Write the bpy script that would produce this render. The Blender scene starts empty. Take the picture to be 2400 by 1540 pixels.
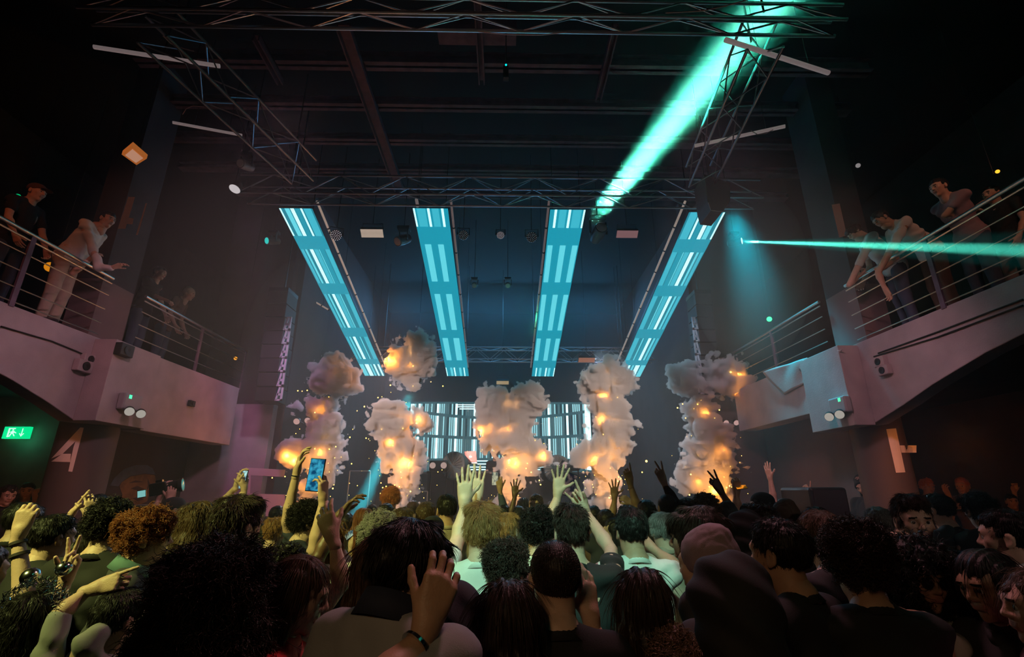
import bpy, bmesh, math, random
import numpy as np
from mathutils import Vector, Matrix, Euler
random.seed(7); np.random.seed(7)
PI = math.pi
SC = bpy.context.scene
COL = SC.collection

# ------------------------------------------------------------------ camera
F_PX = 1148.0                       # focal length in pixels of the 2400 x 1540 frame
PITCH = math.atan(380 / F_PX)
YAW = math.atan(20 / F_PX)
EYE = 1.85
cam_d = bpy.data.cameras.new('camera'); cam = bpy.data.objects.new('camera', cam_d); COL.objects.link(cam)
cam_d.sensor_width = 36; cam_d.lens = 36 * F_PX / 2400; cam_d.clip_start = 0.05; cam_d.clip_end = 80
cam.location = (0, 0, EYE); cam.rotation_euler = (PI / 2 + PITCH, 0, -YAW)
SC.camera = cam

# ------------------------------------------------------------------ view, world, renderer behaviour
SC.view_settings.view_transform = 'Standard'; SC.view_settings.look = 'None'
SC.view_settings.exposure = 0.0; SC.view_settings.gamma = 1.0; SC.view_settings.use_curve_mapping = False
w = bpy.data.worlds.new('world'); SC.world = w; w.use_nodes = True
w.node_tree.nodes['Background'].inputs[0].default_value = (0.30, 0.16, 0.22, 1)
w.node_tree.nodes['Background'].inputs[1].default_value = 0.0
cy = SC.cycles
cy.max_bounces = 5; cy.diffuse_bounces = 2; cy.glossy_bounces = 2; cy.transmission_bounces = 3
cy.volume_bounces = 2; cy.transparent_max_bounces = 12
cy.sample_clamp_indirect = 3.0; cy.sample_clamp_direct = 0
cy.use_denoising = True; cy.caustics_reflective = False; cy.caustics_refractive = False
cy.use_adaptive_sampling = True; cy.adaptive_threshold = 0.04; cy.adaptive_min_samples = 16
cy.time_limit = 1150; cy.volume_step_rate = 2.0; cy.volume_max_steps = 128

# ------------------------------------------------------------------ lights of the room
def lamp(kind, name, loc, energy, color, target=None, size=0.1, spot=None, blend=0.2, size_y=None, spread=None):
    d = bpy.data.lights.new(name, kind); d.energy = energy; d.color = color
    if kind == 'AREA':
        d.shape = 'RECTANGLE'; d.size = size; d.size_y = size_y or size
        if spread: d.spread = math.radians(spread)
    else:
        d.shadow_soft_size = size
    if kind == 'SPOT':
        d.spot_size = math.radians(spot); d.spot_blend = blend
    o = bpy.data.objects.new(name, d); COL.objects.link(o); o.location = loc
    if target is not None:
        o.rotation_euler = (Vector(target) - Vector(loc)).to_track_quat('-Z', 'Y').to_euler()
    return o

# ------------------------------------------------------------------ finding places: the point a picture position falls on at a known plane
def ray(px, py):
    a = (px - 1200) / F_PX; b = (770 - py) / F_PX
    cp, sp = math.cos(PITCH), math.sin(PITCH)
    x, y, z = a, cp - b * sp, sp + b * cp
    c, s = math.cos(YAW), math.sin(YAW)
    return Vector((x * c + y * s, -x * s + y * c, z))
CAM = Vector((0, 0, EYE))
def atY(px, py, Y): d = ray(px, py); return CAM + d * (Y / d.y)
def atX(px, py, X): d = ray(px, py); return CAM + d * (X / d.x)
def atZ(px, py, Z): d = ray(px, py); return CAM + d * ((Z - EYE) / d.z)

# lamps (bare sources; several are unseen fills added for their effect)
LAMPS = [
    # kind, name, loc, energy, color, target, size, cone, blend
    ('SPOT', 'house_wash_lamp', (-1.5, 3.0, 5.2), 290, (1.0, .46, .58), (-5.4, 7.4, 2.2), .25, 54, .6),
    ('SPOT', 'house_wash_lamp', (1.3, 3.0, 5.2), 290, (1.0, .47, .55), (4.9, 7.5, 2.2), .25, 54, .6),
    ('SPOT', 'array_fill', (-2.6, 6.6, 6.3), 260, (.8, .72, 1.0), (-4.35, 9.4, 4.2), .1, 26, .6),  # unseen spots added to brighten the pale plates of both line arrays
    ('SPOT', 'array_fill', (2.4, 6.6, 6.3), 200, (.7, .8, 1.0), (4.05, 9.6, 4.6), .1, 22, .6),
    ('SPOT', 'smoke_rim_fill', (-2.7, 14.0, 5.6), 800, (.72, .76, 1.0), (-2.6, 9.95, 2.9), .2, 46, .7),  # unseen spots added behind the smoke to whiten its edges
    ('SPOT', 'smoke_rim_fill', (2.7, 14.0, 5.6), 800, (.66, .84, 1.0), (2.6, 9.95, 2.9), .2, 46, .7),
    ('SPOT', 'stage_magenta_lamp', (-4.3, 7.2, 6.4), 330, (.62, .15, .48), (-4.6, 10, 2.2), .3, 50, .9),
    ('SPOT', 'stage_red_lamp', (4.4, 7.2, 6.2), 110, (.9, .20, .16), (5.0, 10.5, 1.6), .3, 50, .9),
    ('SPOT', 'teal_lamp', (4.25, 8.0, 6.9), 2600, (.0, .50, .66), (4.6, 7.5, 3.2), .2, 40, .8),
    ('SPOT', 'truss_fill', (-.6, 1.6, 4.4), 16, (1.0, .50, .42), (-.4, 3.9, 6.6), .1, 110, .9),  # unseen spot added to brighten the top truss
    ('POINT', 'green_haze_fill', (.75, 11.4, 5.7), 14, (.02, .9, .45), None, .1, None, 0),  # unseen point added for a green patch in the haze
    ('SPOT', 'right_fill_lamp', (2.6, -2.2, 3.4), 70, (1.0, .72, .58), (2.5, 2.3, 1.5), .2, 30, .8),  # unseen spot added to light the faces on the right
    # mint green crowd washes, bare spots placed unseen behind the viewer
    ('SPOT', 'crowd_wash_lamp', (-4.4, -.6, 5.4), 1700, (.92, 1.0, .26), (-1.75, 3.4, 1.75), .10, 36, .6),
    ('SPOT', 'crowd_wash_lamp', (-1.0, -2.4, 5.6), 1500, (.42, 1.0, .70), (.32, 3.1, 1.5), .10, 15, .6),
    ('SPOT', 'rim_lamp', (.9, 3.15, 5.2), 200, (1.0, .42, .46), (.5, 1.5, 1.5), .2, 75, .8),
    ('SPOT', 'warm_fill_lamp', (-1.6, -2.6, 3.8), 90, (1.0, .62, .30), (.2, 1.2, 1.35), .3, 30, .9),  # unseen fill added to warm the nearest necks
    ('SPOT', 'under_balcony_fill', (-4.0, 4.0, 2.35), 60, (1.0, .26, .05), (-6.6, 6.6, 1.55), .12, 48, .5),  # unseen spots over the crowd, added to turn faces under the balconies orange
    ('SPOT', 'under_balcony_fill', (4.0, 4.2, 2.35), 130, (1.0, .26, .05), (6.6, 7.2, 1.6), .12, 50, .5),
    ('SPOT', 'balcony_red_lamp', (-4.9, 3.1, 6.3), 34, (1.0, .24, .10), (-5.9, 6.8, 4.7), .12, 60, .6),
    ('SPOT', 'balcony_red_lamp', (4.95, 3.0, 6.3), 34, (1.0, .34, .20), (5.4, 6.2, 4.6), .12, 64, .6),
]
for i, x in enumerate((-3.75, -2.15, .15, 2.0, 3.95)):       # unseen uplights in front of the stage, one under each smoke column
    LAMPS.append(('SPOT', 'stage_uplight', (x + .1, 8.6, .95), 300, (1.0, .38, .07), (x, 9.95, 2.3), .12, 34, .7))
for a in LAMPS: lamp(a[0], a[1], a[2], a[3], a[4], a[5], a[6], a[7], a[8])
o = lamp('AREA', 'blue_haze_fill', (0, 16.4, 8.1), 400, (.05, .24, .48), (0, 11.0, 2.0), 8.0, size_y=1.0)  # unseen wide area lamp added to turn the stage haze navy
lamp('SPOT', 'smoke_front_fill', (-3.0, -1.6, 4.6), 6800, (1.0, .70, .62), (-1.6, 10, 2.5), .25, 22, .7)  # unseen spots added behind the viewer to brighten the smoke
lamp('SPOT', 'smoke_front_fill', (2.6, -1.6, 4.6), 6800, (1.0, .72, .60), (1.9, 10, 2.5), .25, 22, .7)
# beams through the haze
BEAMS = [  # from, to, lens radius, cone, energy, color
    (atY(1388, 520, 8.55), atY(1835, -20, 4.3), .19, 4.8, 2600000, (.17, 1, .62)),
    (atY(1388, 520, 8.55), atY(1835, -20, 4.3), .19, 10, 200000, (.03, .9, .60)),  # added wider spot, imitates the soft halo of the green beam
    (atY(1744, 566, 8.3), atY(2410, 587, 3.75), .02, 4, 7000, (.03, .9, .8)),  # added wider spot for the halo of the thin beam
    (atY(1744, 566, 8.3), atY(2410, 587, 3.75), .015, 1.4, 520000, (.10, 1, .72)),
    (atY(972, 905, 12.0), atY(835, 1210, 10.6), .11, 4, 300000, (.05, .85, 1)),
    (atY(634, 568, 8.2), atY(600, 760, 7.6), .06, 7.0, 160, (.02, .8, .8)),
]
for a, b, r, sp, e, c in BEAMS: lamp('SPOT', 'beam_lamp', a, e, c, b, r, sp, .35)
# ------------------------------------------------------------------ materials
MATS = {}
def mat(name, col, rough=0.6, metal=0.0, emit=None, estr=0.0, noise=None, bump=None, spec=None, trans=None):
    """col: base colour; noise=(scale, amount) mottles it with its own dirt; bump=(scale, strength)"""
    if name in MATS: return MATS[name]
    m = bpy.data.materials.new(name); m.use_nodes = True; nt = m.node_tree; n = nt.nodes; L = nt.links
    p = n['Principled BSDF']
    p.inputs['Base Color'].default_value = (*col, 1); p.inputs['Roughness'].default_value = rough
    p.inputs['Metallic'].default_value = metal
    if spec is not None: p.inputs['Specular IOR Level'].default_value = spec
    if emit is not None:
        p.inputs['Emission Color'].default_value = (*emit, 1); p.inputs['Emission Strength'].default_value = estr
    tc = n.new('ShaderNodeTexCoord')
    if noise:
        t = n.new('ShaderNodeTexNoise'); t.inputs['Scale'].default_value = noise[0]; t.inputs['Detail'].default_value = 5
        L.new(tc.outputs['Object'], t.inputs['Vector'])
        r = n.new('ShaderNodeMapRange'); r.inputs[3].default_value = 1 - noise[1]; r.inputs[4].default_value = 1 + noise[1]
        r.inputs[1].default_value = .3; r.inputs[2].default_value = .7
        L.new(t.outputs['Fac'], r.inputs[0])
        mx = n.new('ShaderNodeVectorMath'); mx.operation = 'SCALE'; mx.inputs[0].default_value = col
        L.new(r.outputs[0], mx.inputs['Scale']); L.new(mx.outputs[0], p.inputs['Base Color'])
    if bump:
        t = n.new('ShaderNodeTexNoise'); t.inputs['Scale'].default_value = bump[0]; t.inputs['Detail'].default_value = 4
        L.new(tc.outputs['Object'], t.inputs['Vector'])
        b = n.new('ShaderNodeBump'); b.inputs['Strength'].default_value = bump[1]; b.inputs['Distance'].default_value = .02
        L.new(t.outputs['Fac'], b.inputs['Height']); L.new(b.outputs[0], p.inputs['Normal'])
    MATS[name] = m
    return m
def glow(name, col, strength):
    if name in MATS: return MATS[name]
    m = bpy.data.materials.new(name); m.use_nodes = True; nt = m.node_tree
    nt.nodes.clear()
    e = nt.nodes.new('ShaderNodeEmission'); e.inputs[0].default_value = (*col, 1); e.inputs[1].default_value = strength
    o = nt.nodes.new('ShaderNodeOutputMaterial'); nt.links.new(e.outputs[0], o.inputs[0])
    MATS[name] = m; return m
M_PAINT = mat('pale_plaster', (.42, .36, .37), .8, noise=(3, .12), bump=(60, .15))
M_DARKW = mat('dark_paint_and_shade', (.045, .035, .04), .8, noise=(2, .2), bump=(40, .1))
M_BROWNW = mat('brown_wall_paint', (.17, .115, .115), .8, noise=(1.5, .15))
M_BLACK = mat('matt_black', (.012, .012, .013), .55)
M_CEIL = mat('black_ceiling_paint', (.012, .011, .013), .9)
M_BEAM = mat('grey_steel_beam', (.17, .10, .14), .6, .2, noise=(6, .3))
M_STEEL = mat('brushed_steel', (.62, .58, .55), .3, 1.0)
M_ALU = mat('truss_aluminium', (.55, .55, .57), .35, 1.0)
M_TUBEW = mat('white_tube', (.62, .58, .54), .45)
M_WHITEP = mat('white_sign_paint', (.8, .76, .74), .7)
M_FLOOR = mat('dark_dance_floor', (.02, .018, .02), .4, noise=(3, .3))
M_STAGE = mat('black_stage_deck', (.02, .02, .022), .5)
M_BLKM = mat('black_metal', (.02, .02, .022), .35, .6)
M_GLASSL = mat('frosted_lens', (.7, .62, .58), .2)

# ------------------------------------------------------------------ mesh helpers
def tag(o, label=None, cat=None, group=None, kind=None):
    if label: o['label'] = label
    if cat: o['category'] = cat
    if group: o['group'] = group
    if kind: o['kind'] = kind
    return o
def empty(name, loc, label=None, cat=None, group=None, rot=(0, 0, 0)):
    o = bpy.data.objects.new(name, None); COL.objects.link(o); o.location = loc; o.rotation_euler = rot
    o.empty_display_size = .1
    return tag(o, label, cat, group)
def place(o, parent):
    """parent a world-space mesh to its thing without moving it"""
    if parent is not None:
        o.parent = parent
        o.matrix_parent_inverse = wmat(parent).inverted()
    return o
def wmat(o):
    m = Matrix.LocRotScale(o.location, o.rotation_euler, o.scale)
    if o.parent: m = wmat(o.parent) @ o.matrix_parent_inverse @ m
    return m
class MB:
    """collects boxes, bars, tubes, discs in world space and links them as one mesh"""
    def __init__(s): s.v = []; s.f = []; s.mi = []
    def add(s, v, f, mi=0):
        b = len(s.v); s.v += [tuple(p) for p in v]; s.f += [tuple(i + b for i in q) for q in f]; s.mi += [mi] * len(f); return s
    def box(s, a, b, mi=0):
        x0, y0, z0 = a; x1, y1, z1 = b
        v = [(x0, y0, z0), (x1, y0, z0), (x1, y1, z0), (x0, y1, z0), (x0, y0, z1), (x1, y0, z1), (x1, y1, z1), (x0, y1, z1)]
        return s.add(v, [(0, 3, 2, 1), (4, 5, 6, 7), (0, 1, 5, 4), (1, 2, 6, 5), (2, 3, 7, 6), (3, 0, 4, 7)], mi)
    def obox(s, c, ax, ay, az, mi=0):
        """oriented box: centre and three half-axis vectors"""
        c, ax, ay, az = map(Vector, (c, ax, ay, az))
        v = [c + ax * i + ay * j + az * k for k in (-1, 1) for i, j in ((-1, -1), (1, -1), (1, 1), (-1, 1))]
        return s.add(v, [(0, 3, 2, 1), (4, 5, 6, 7), (0, 1, 5, 4), (1, 2, 6, 5), (2, 3, 7, 6), (3, 0, 4, 7)], mi)
    def tube(s, pts, r, n=8, mi=0, r2=None, cap=True):
        pts = [Vector(p) for p in pts]; rings = []; m = len(pts)
        up = None
        for i, p in enumerate(pts):
            d = (pts[min(i + 1, m - 1)] - pts[max(i - 1, 0)]).normalized()
            if up is None:
                up = Vector((0, 0, 1)) if abs(d.z) < .9 else Vector((1, 0, 0))
            u = d.cross(up)
            if u.length < 1e-4: u = d.cross(Vector((0, 1, 0)))
            u.normalize(); vv = u.cross(d).normalized()
            rr = r if r2 is None else r + (r2 - r) * i / (m - 1)
            rings.append([p + (u * math.cos(2 * PI * k / n) + vv * math.sin(2 * PI * k / n)) * rr for k in range(n)])
        v = [q for g in rings for q in g]; f = []
        for i in range(m - 1):
            for k in range(n):
                f.append((i * n + k, i * n + (k + 1) % n, (i + 1) * n + (k + 1) % n, (i + 1) * n + k))
        if cap: f.append(tuple(range(n - 1, -1, -1))); f.append(tuple(range((m - 1) * n, m * n)))
        return s.add(v, f, mi)
    def lathe(s, c, axis, prof, n=20, mi=0):
        """prof: list of (distance along axis, radius)"""
        c = Vector(c); a = Vector(axis).normalized()
        t = Vector((0, 0, 1)) if abs(a.z) < .9 else Vector((1, 0, 0))
        u = a.cross(t).normalized(); w_ = a.cross(u)
        v = []; f = []
        for d, r in prof:
            for k in range(n): v.append(c + a * d + (u * math.cos(2 * PI * k / n) + w_ * math.sin(2 * PI * k / n)) * max(r, 1e-4))
        for i in range(len(prof) - 1):
            for k in range(n): f.append((i * n + k, i * n + (k + 1) % n, (i + 1) * n + (k + 1) % n, (i + 1) * n + k))
        f.append(tuple(range(n - 1, -1, -1))); f.append(tuple(range((len(prof) - 1) * n, len(prof) * n)))
        return s.add(v, f, mi)
    def prism(s, poly, off, mi=0):
        """polygon of 3-D points pushed along a vector"""
        off = Vector(off); p = [Vector(q) for q in poly]; n = len(p)
        v = p + [q + off for q in p]
        f = [tuple(range(n)), tuple(range(2 * n - 1, n - 1, -1))] + [(i, i + n, (i + 1) % n + n, (i + 1) % n) for i in range(n)]
        return s.add(v, f, mi)
    def build(s, name, mats, parent=None, smooth=False, bevel=0):
        me = bpy.data.meshes.new(name); me.from_pydata(s.v, [], s.f)
        if not isinstance(mats, (list, tuple)): mats = [mats]
        for m in mats: me.materials.append(m)
        me.polygons.foreach_set('material_index', s.mi)
        bm = bmesh.new(); bm.from_mesh(me); bmesh.ops.recalc_face_normals(bm, faces=bm.faces); bm.to_mesh(me); bm.free()
        if smooth: me.polygons.foreach_set('use_smooth', [True] * len(me.polygons))
        me.update()
        o = bpy.data.objects.new(name, me); COL.objects.link(o)
        if smooth:
            try: me.set_sharp_from_angle(angle=math.radians(40))
            except Exception: pass
        if bevel:
            b = o.modifiers.new('bevel', 'BEVEL'); b.width = bevel; b.segments = 2; b.limit_method = 'ANGLE'
        return place(o, parent)
def struct(o): o['kind'] = 'structure'; return o

# ------------------------------------------------------------------ the room
XL, XR = -5.5, 4.97            # the two balcony fronts
XLW, XRW = -9.5, 9.0           # side walls behind the balconies
ZF = 3.82                      # top edge of the balcony front
struct(MB().box((XLW, -4, -.2), (XRW, 19, 0)).build('floor', M_FLOOR))
struct(MB().box((XLW, -4, 8.7), (XRW, 19, 8.9)).build('ceiling', M_CEIL))
struct(MB().box((XLW - .2, -4, 0), (XLW, 19, 8.7)).build('wall_left', M_DARKW))
struct(MB().box((XRW, -4, 0), (XRW + .2, 19, 8.7)).build('wall_right', M_DARKW))
struct(MB().box((XLW, 18.8, 0), (XRW, 19, 8.7)).build('wall_back', M_CEIL))
struct(MB().box((XLW, -4.2, 0), (XRW, -4, 8.7)).build('wall_front', M_CEIL))

# ceiling beams seen above the floor: cross beams and the ribs that run with the hall
for i, (py, x0, x1, hh) in enumerate(((160, 330, 2050, .22), (256, 330, 2000, .16), (337, 380, 1950, .14), (405, 430, 1900, .14), (462, 560, 1850, .14))):
    c = atZ(1175, py, 8.1)
    a = atZ(x0, py, 8.1); b = atZ(x1, py, 8.1)
    m = MB().box((a.x, c.y - .02, 8.1), (b.x, c.y + .02, 8.1 + hh)).box((a.x, c.y - .09, 8.1), (b.x, c.y + .09, 8.125)).box((a.x, c.y - .09, 8.1 + hh - .02), (b.x, c.y + .09, 8.1 + hh))
    struct(m.build('trim_%d' % (i + 1), M_BEAM))
k = 6
for (x0, y0, x1, y1, w_) in ((815, 72, 928, 450, .10), (600, 95, 655, 200, .05), (1121, 0, 1127, 200, .05), (1440, 70, 1405, 240, .05)):
    a = atZ(x0, y0, 7.95); b = atZ(x1, y1, 7.95)
    xm = (a.x + b.x) / 2
    m = MB().box((xm - w_, a.y, 7.95), (xm - w_ + .02, b.y, 8.08)).box((xm + w_ - .02, a.y, 7.95), (xm + w_, b.y, 8.08)).box((xm - w_, a.y, 8.05), (xm + w_, b.y, 8.08))
    struct(m.build('trim_%d' % k, M_BEAM)); k += 1

# balconies: slab, arched front, the boxed-out pier front, the lower run to the stage
def balcony(side, X, sgn):
    s = sgn                                       # +1: the hall is on the +X side of the front
    XW = XLW if s > 0 else XRW
    ylow, yb0, yb1, yend = (6.42, 6.40, 7.30, 9.75) if s > 0 else (6.55, 6.52, 7.45, 9.9)
    pts = [(X, -3, 3.45), (X, 0.5, 3.55), (X, 2.5, 3.5), (X, 3.9, 3.36), (X, 4.8, 3.2), (X, 5.5, 3.02), (X, 6.0, 2.86), (X, ylow + .02, 2.70), (X, yb1, 2.70), (X, yb1, ZF), (X, -3, ZF)]
    o = MB().prism(pts, (-s * .22, 0, 0)).build('wall_balcony_' + side, M_PAINT, bevel=.01); struct(o)
    a, b = sorted((X - s * .22, XW)); struct(MB().box((a, -3, 3.5), (b, 12, ZF - .02)).build('floor_balcony_' + side, M_DARKW))
    p = .29
    if s > 0:
        a, b = sorted((X, X + s * p)); m = MB().box((a, yb0, 2.70), (b, yb1, ZF - .03))
    else:
        a, b = sorted((X, X + s * p)); m = MB().box((a, yb0, 2.68), (b, yb1, ZF - .03))
    struct(m.build('wall_pier_' + side, M_PAINT, bevel=.008))
    a, b = sorted((X - s * .1, X + s * (p - .06)))
    lo = 2.68 if s > 0 else 2.98
    struct(MB().box((a, yb1 + .002, lo), (b, yend, ZF - .03)).build('wall_front_' + side, M_PAINT, bevel=.008))
    # pier above the floor, behind the railing
    xa, xb = sorted((X - s * .16, X - s * .55)) if s > 0 else (X + .10, X + .5)
    y0, y1 = (6.45, 7.05) if s > 0 else (6.45, 7.1)
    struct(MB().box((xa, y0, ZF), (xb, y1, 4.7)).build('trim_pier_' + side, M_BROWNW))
    struct(MB().box((xa, y0, 4.7), (xb, y1, 8.7)).build('trim_pier_upper_' + side, M_DARKW))  # same pier; the dimness above the rail is put into its colour
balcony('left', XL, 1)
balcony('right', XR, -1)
# wall below the balcony towards the stage, and the stage's own front walls
struct(MB().prism([(-6.3, 7.6, 0), (-6.3, 10.4, 0), (-6.3, 10.4, 3.4), (-6.3, 7.6, 3.4)], (-.15, 0, 0)).build('wall_side_left', M_DARKW))
struct(MB().box((-6.3, 10.2, 0), (-4.75, 10.4, 3.55)).build('wall_stage_left', M_PAINT))
struct(MB().box((-6.3, 10.2, 3.55), (-4.75, 10.4, 8.7)).build('wall_stage_left_upper', M_DARKW))  # same wall; its dark upper stretch is shade put into the colour
struct(MB().box((4.35, 10.6, 0), (6.2, 10.8, 3.9)).build('wall_stage_right', M_BROWNW))
struct(MB().box((4.35, 10.6, 3.9), (6.2, 10.8, 8.7)).build('wall_stage_right_upper', M_DARKW))  # upper stretch of this wall darkened by colour as on the left
struct(MB().prism([(5.6, 7.75, 0), (5.6, 10.6, 0), (5.6, 10.6, 3.4), (5.6, 7.3, 3.4)], (.15, 0, 0)).build('wall_side_right', M_BROWNW))
struct(MB().box((-4.75, 10.4, 0), (-4.6, 18.8, 8.7)).build('wall_wing_left', M_DARKW))
struct(MB().box((4.6, 10.8, 0), (4.75, 18.8, 8.7)).build('wall_wing_right', M_DARKW))
struct(MB().box((-4.6, 9.5, 0), (4.35, 18.8, 1.15)).build('floor_stage', M_STAGE))
# ------------------------------------------------------------------ smooth solid modelling: distance fields turned into one skin
def vnoise(P, scale, seed):
    """smooth lattice noise, -1..1, on an (n,3) array"""
    rs = np.random.RandomState(seed); T = rs.uniform(-1, 1, (16, 16, 16)).astype(np.float32)
    q = P * scale + 100.0; i = np.floor(q).astype(np.int32); f = (q - i).astype(np.float32); f = f * f * (3 - 2 * f); i &= 15; j = (i + 1) & 15
    x0, y0, z0 = i[..., 0], i[..., 1], i[..., 2]; x1, y1, z1 = j[..., 0], j[..., 1], j[..., 2]
    fx, fy, fz = f[..., 0], f[..., 1], f[..., 2]
    a = T[x0, y0, z0] * (1 - fx) + T[x1, y0, z0] * fx; b = T[x0, y1, z0] * (1 - fx) + T[x1, y1, z0] * fx
    c = T[x0, y0, z1] * (1 - fx) + T[x1, y0, z1] * fx; d = T[x0, y1, z1] * (1 - fx) + T[x1, y1, z1] * fx
    return (a * (1 - fy) + b * fy) * (1 - fz) + (c * (1 - fy) + d * fy) * fz
def smin(a, b, k):
    h = np.maximum(k - np.abs(a - b), 0) / k
    return np.minimum(a, b) - h * h * k * .25
def sdf_mesh(prims, h, k=.03, warp=None):
    """prims: ('c', a, b, ra, rb[,k]) round cone | ('e', centre, radii, rot3x3 or None[,k]) | ('-', centre, radii, rot, k) cut away.
    Returns vertices and quads of the skin (surface nets)."""
    lo = np.array([1e9] * 3); hi = -lo
    B = []
    for p in prims:
        if p[0] == 'c':
            a, b = np.array(p[1], float), np.array(p[2], float); r = max(p[3], p[4]); l, u = np.minimum(a, b) - r, np.maximum(a, b) + r
        else:
            a = np.array(p[1], float); r = max(p[2]); l, u = a - r, a + r
        B.append((l, u))
        if p[0] != '-': lo = np.minimum(lo, l); hi = np.maximum(hi, u)
    pad = 3 * h + (warp[1] if warp else 0); lo -= pad; hi += pad
    n = np.ceil((hi - lo) / h).astype(int) + 1
    G = np.full(n, 9.0, np.float32)
    for p, (l, u) in zip(prims, B):
        kk = p[5] if (p[0] == 'c' and len(p) > 5) else (p[4] if len(p) > 4 and p[0] != 'c' else k)
        m = kk + 4 * h + (warp[1] * 2 if warp else 0)
        i0 = np.maximum(np.floor((l - m - lo) / h).astype(int), 0); i1 = np.minimum(np.ceil((u + m - lo) / h).astype(int) + 1, n)
        if (i1 <= i0).any(): continue
        gx, gy, gz = [(lo[q] + h * np.arange(i0[q], i1[q])).astype(np.float32) for q in range(3)]
        X, Y, Z = gx[:, None, None], gy[None, :, None], gz[None, None, :]
        if p[0] == 'c':
            a, b, ra, rb = np.array(p[1], float), np.array(p[2], float), p[3], p[4]
            d = b - a; L2 = max(float(d @ d), 1e-9)
            t = np.clip(((X - a[0]) * d[0] + (Y - a[1]) * d[1] + (Z - a[2]) * d[2]) / L2, 0, 1)
            D = np.sqrt((X - a[0] - t * d[0]) ** 2 + (Y - a[1] - t * d[1]) ** 2 + (Z - a[2] - t * d[2]) ** 2) - (ra + (rb - ra) * t)
        else:
            c, r = p[1], p[2]; R = p[3] if len(p) > 3 else None
            x, y, z = X - c[0], Y - c[1], Z - c[2]
            if R is not None:
                R = np.array(R); x, y, z = [R[0, q] * x + R[1, q] * y + R[2, q] * z for q in range(3)]
            k0 = np.sqrt((x / r[0]) ** 2 + (y / r[1]) ** 2 + (z / r[2]) ** 2)
            k1 = np.sqrt((x / r[0] ** 2) ** 2 + (y / r[1] ** 2) ** 2 + (z / r[2] ** 2) ** 2) + 1e-9
            D = k0 * (k0 - 1) / k1
        s = tuple(slice(i0[q], i1[q]) for q in range(3))
        if p[0] == '-': G[s] = -smin(-G[s], D.astype(np.float32), kk)
        else: G[s] = smin(G[s], D.astype(np.float32), kk)
    if warp:
        M = np.argwhere(np.abs(G) < warp[1] * 1.6 + 2 * h)
        G[tuple(M.T)] += warp[0]((lo + M * h).astype(np.float32))
    return nets(G, lo, h)
def nets(G, lo, h):
    S = G < 0
    n = G.shape
    c = sum(S[i:n[0] - 1 + i, j:n[1] - 1 + j, k:n[2] - 1 + k].astype(np.int8) for i in (0, 1) for j in (0, 1) for k in (0, 1))
    act = (c > 0) & (c < 8)
    idx = np.argwhere(act); N = len(idx)
    ids = np.full(act.shape, -1, np.int32); ids[tuple(idx.T)] = np.arange(N)
    acc = np.zeros((N, 3), np.float32); cnt = np.zeros(N, np.float32)
    for ax in range(3):
        for u in (0, 1):
            for v_ in (0, 1):
                o = [0, 0, 0]; others = [q for q in range(3) if q != ax]; o[others[0]] = u; o[others[1]] = v_
                A = idx + o; Bx = A.copy(); Bx[:, ax] += 1
                a = G[tuple(A.T)]; b = G[tuple(Bx.T)]; mk = (a < 0) != (b < 0)
                t = np.where(mk, a / np.where(mk, a - b, 1), 0)
                P = A.astype(np.float32); P[:, ax] += t
                acc[mk] += (P - 0)[mk]; cnt[mk] += 1
    V = lo + h * (acc / cnt[:, None])
    F = []
    for ax in range(3):
        o1, o2 = [q for q in range(3) if q != ax]
        sl = [slice(1, n[q] - 1) for q in range(3)]; sl[ax] = slice(0, n[ax] - 1)
        sl2 = list(sl); sl2[ax] = slice(1, n[ax])
        a = S[tuple(sl)]; b = S[tuple(sl2)]
        E = np.argwhere(a != b) + [0 if q == ax else 1 for q in range(3)]
        if not len(E): continue
        fl = S[tuple(E.T)]
        q = []
        for u, v_ in ((0, 0), (1, 0), (1, 1), (0, 1)):
            A = E.copy(); A[:, o1] -= u; A[:, o2] -= v_; q.append(ids[tuple(A.T)])
        Q = np.stack(q, 1)
        if ax == 1: fl = ~fl
        Q[~fl] = Q[~fl][:, ::-1]
        F.append(Q)
    F = np.concatenate(F); F = F[(F >= 0).all(1)]
    return V.astype(np.float32), F
def fast_mesh(name, V, F, mats, mi=None, smooth=True):
    me = bpy.data.meshes.new(name)
    me.vertices.add(len(V)); me.vertices.foreach_set('co', np.ascontiguousarray(V, np.float32).ravel())
    me.loops.add(F.size); me.loops.foreach_set('vertex_index', np.ascontiguousarray(F, np.int32).ravel())
    me.polygons.add(len(F)); me.polygons.foreach_set('loop_start', np.arange(0, F.size, F.shape[1], dtype=np.int32))
    if not isinstance(mats, (list, tuple)): mats = [mats]
    for m in mats: me.materials.append(m)
    if mi is not None: me.polygons.foreach_set('material_index', np.ascontiguousarray(mi, np.int32))
    me.polygons.foreach_set('use_smooth', np.ones(len(F), bool)) if smooth else None
    me.update(calc_edges=True)
    return me
def link(me, name, parent=None):
    o = bpy.data.objects.new(name, me); COL.objects.link(o)
    if parent is not None: o.parent = parent
    return o
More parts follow.
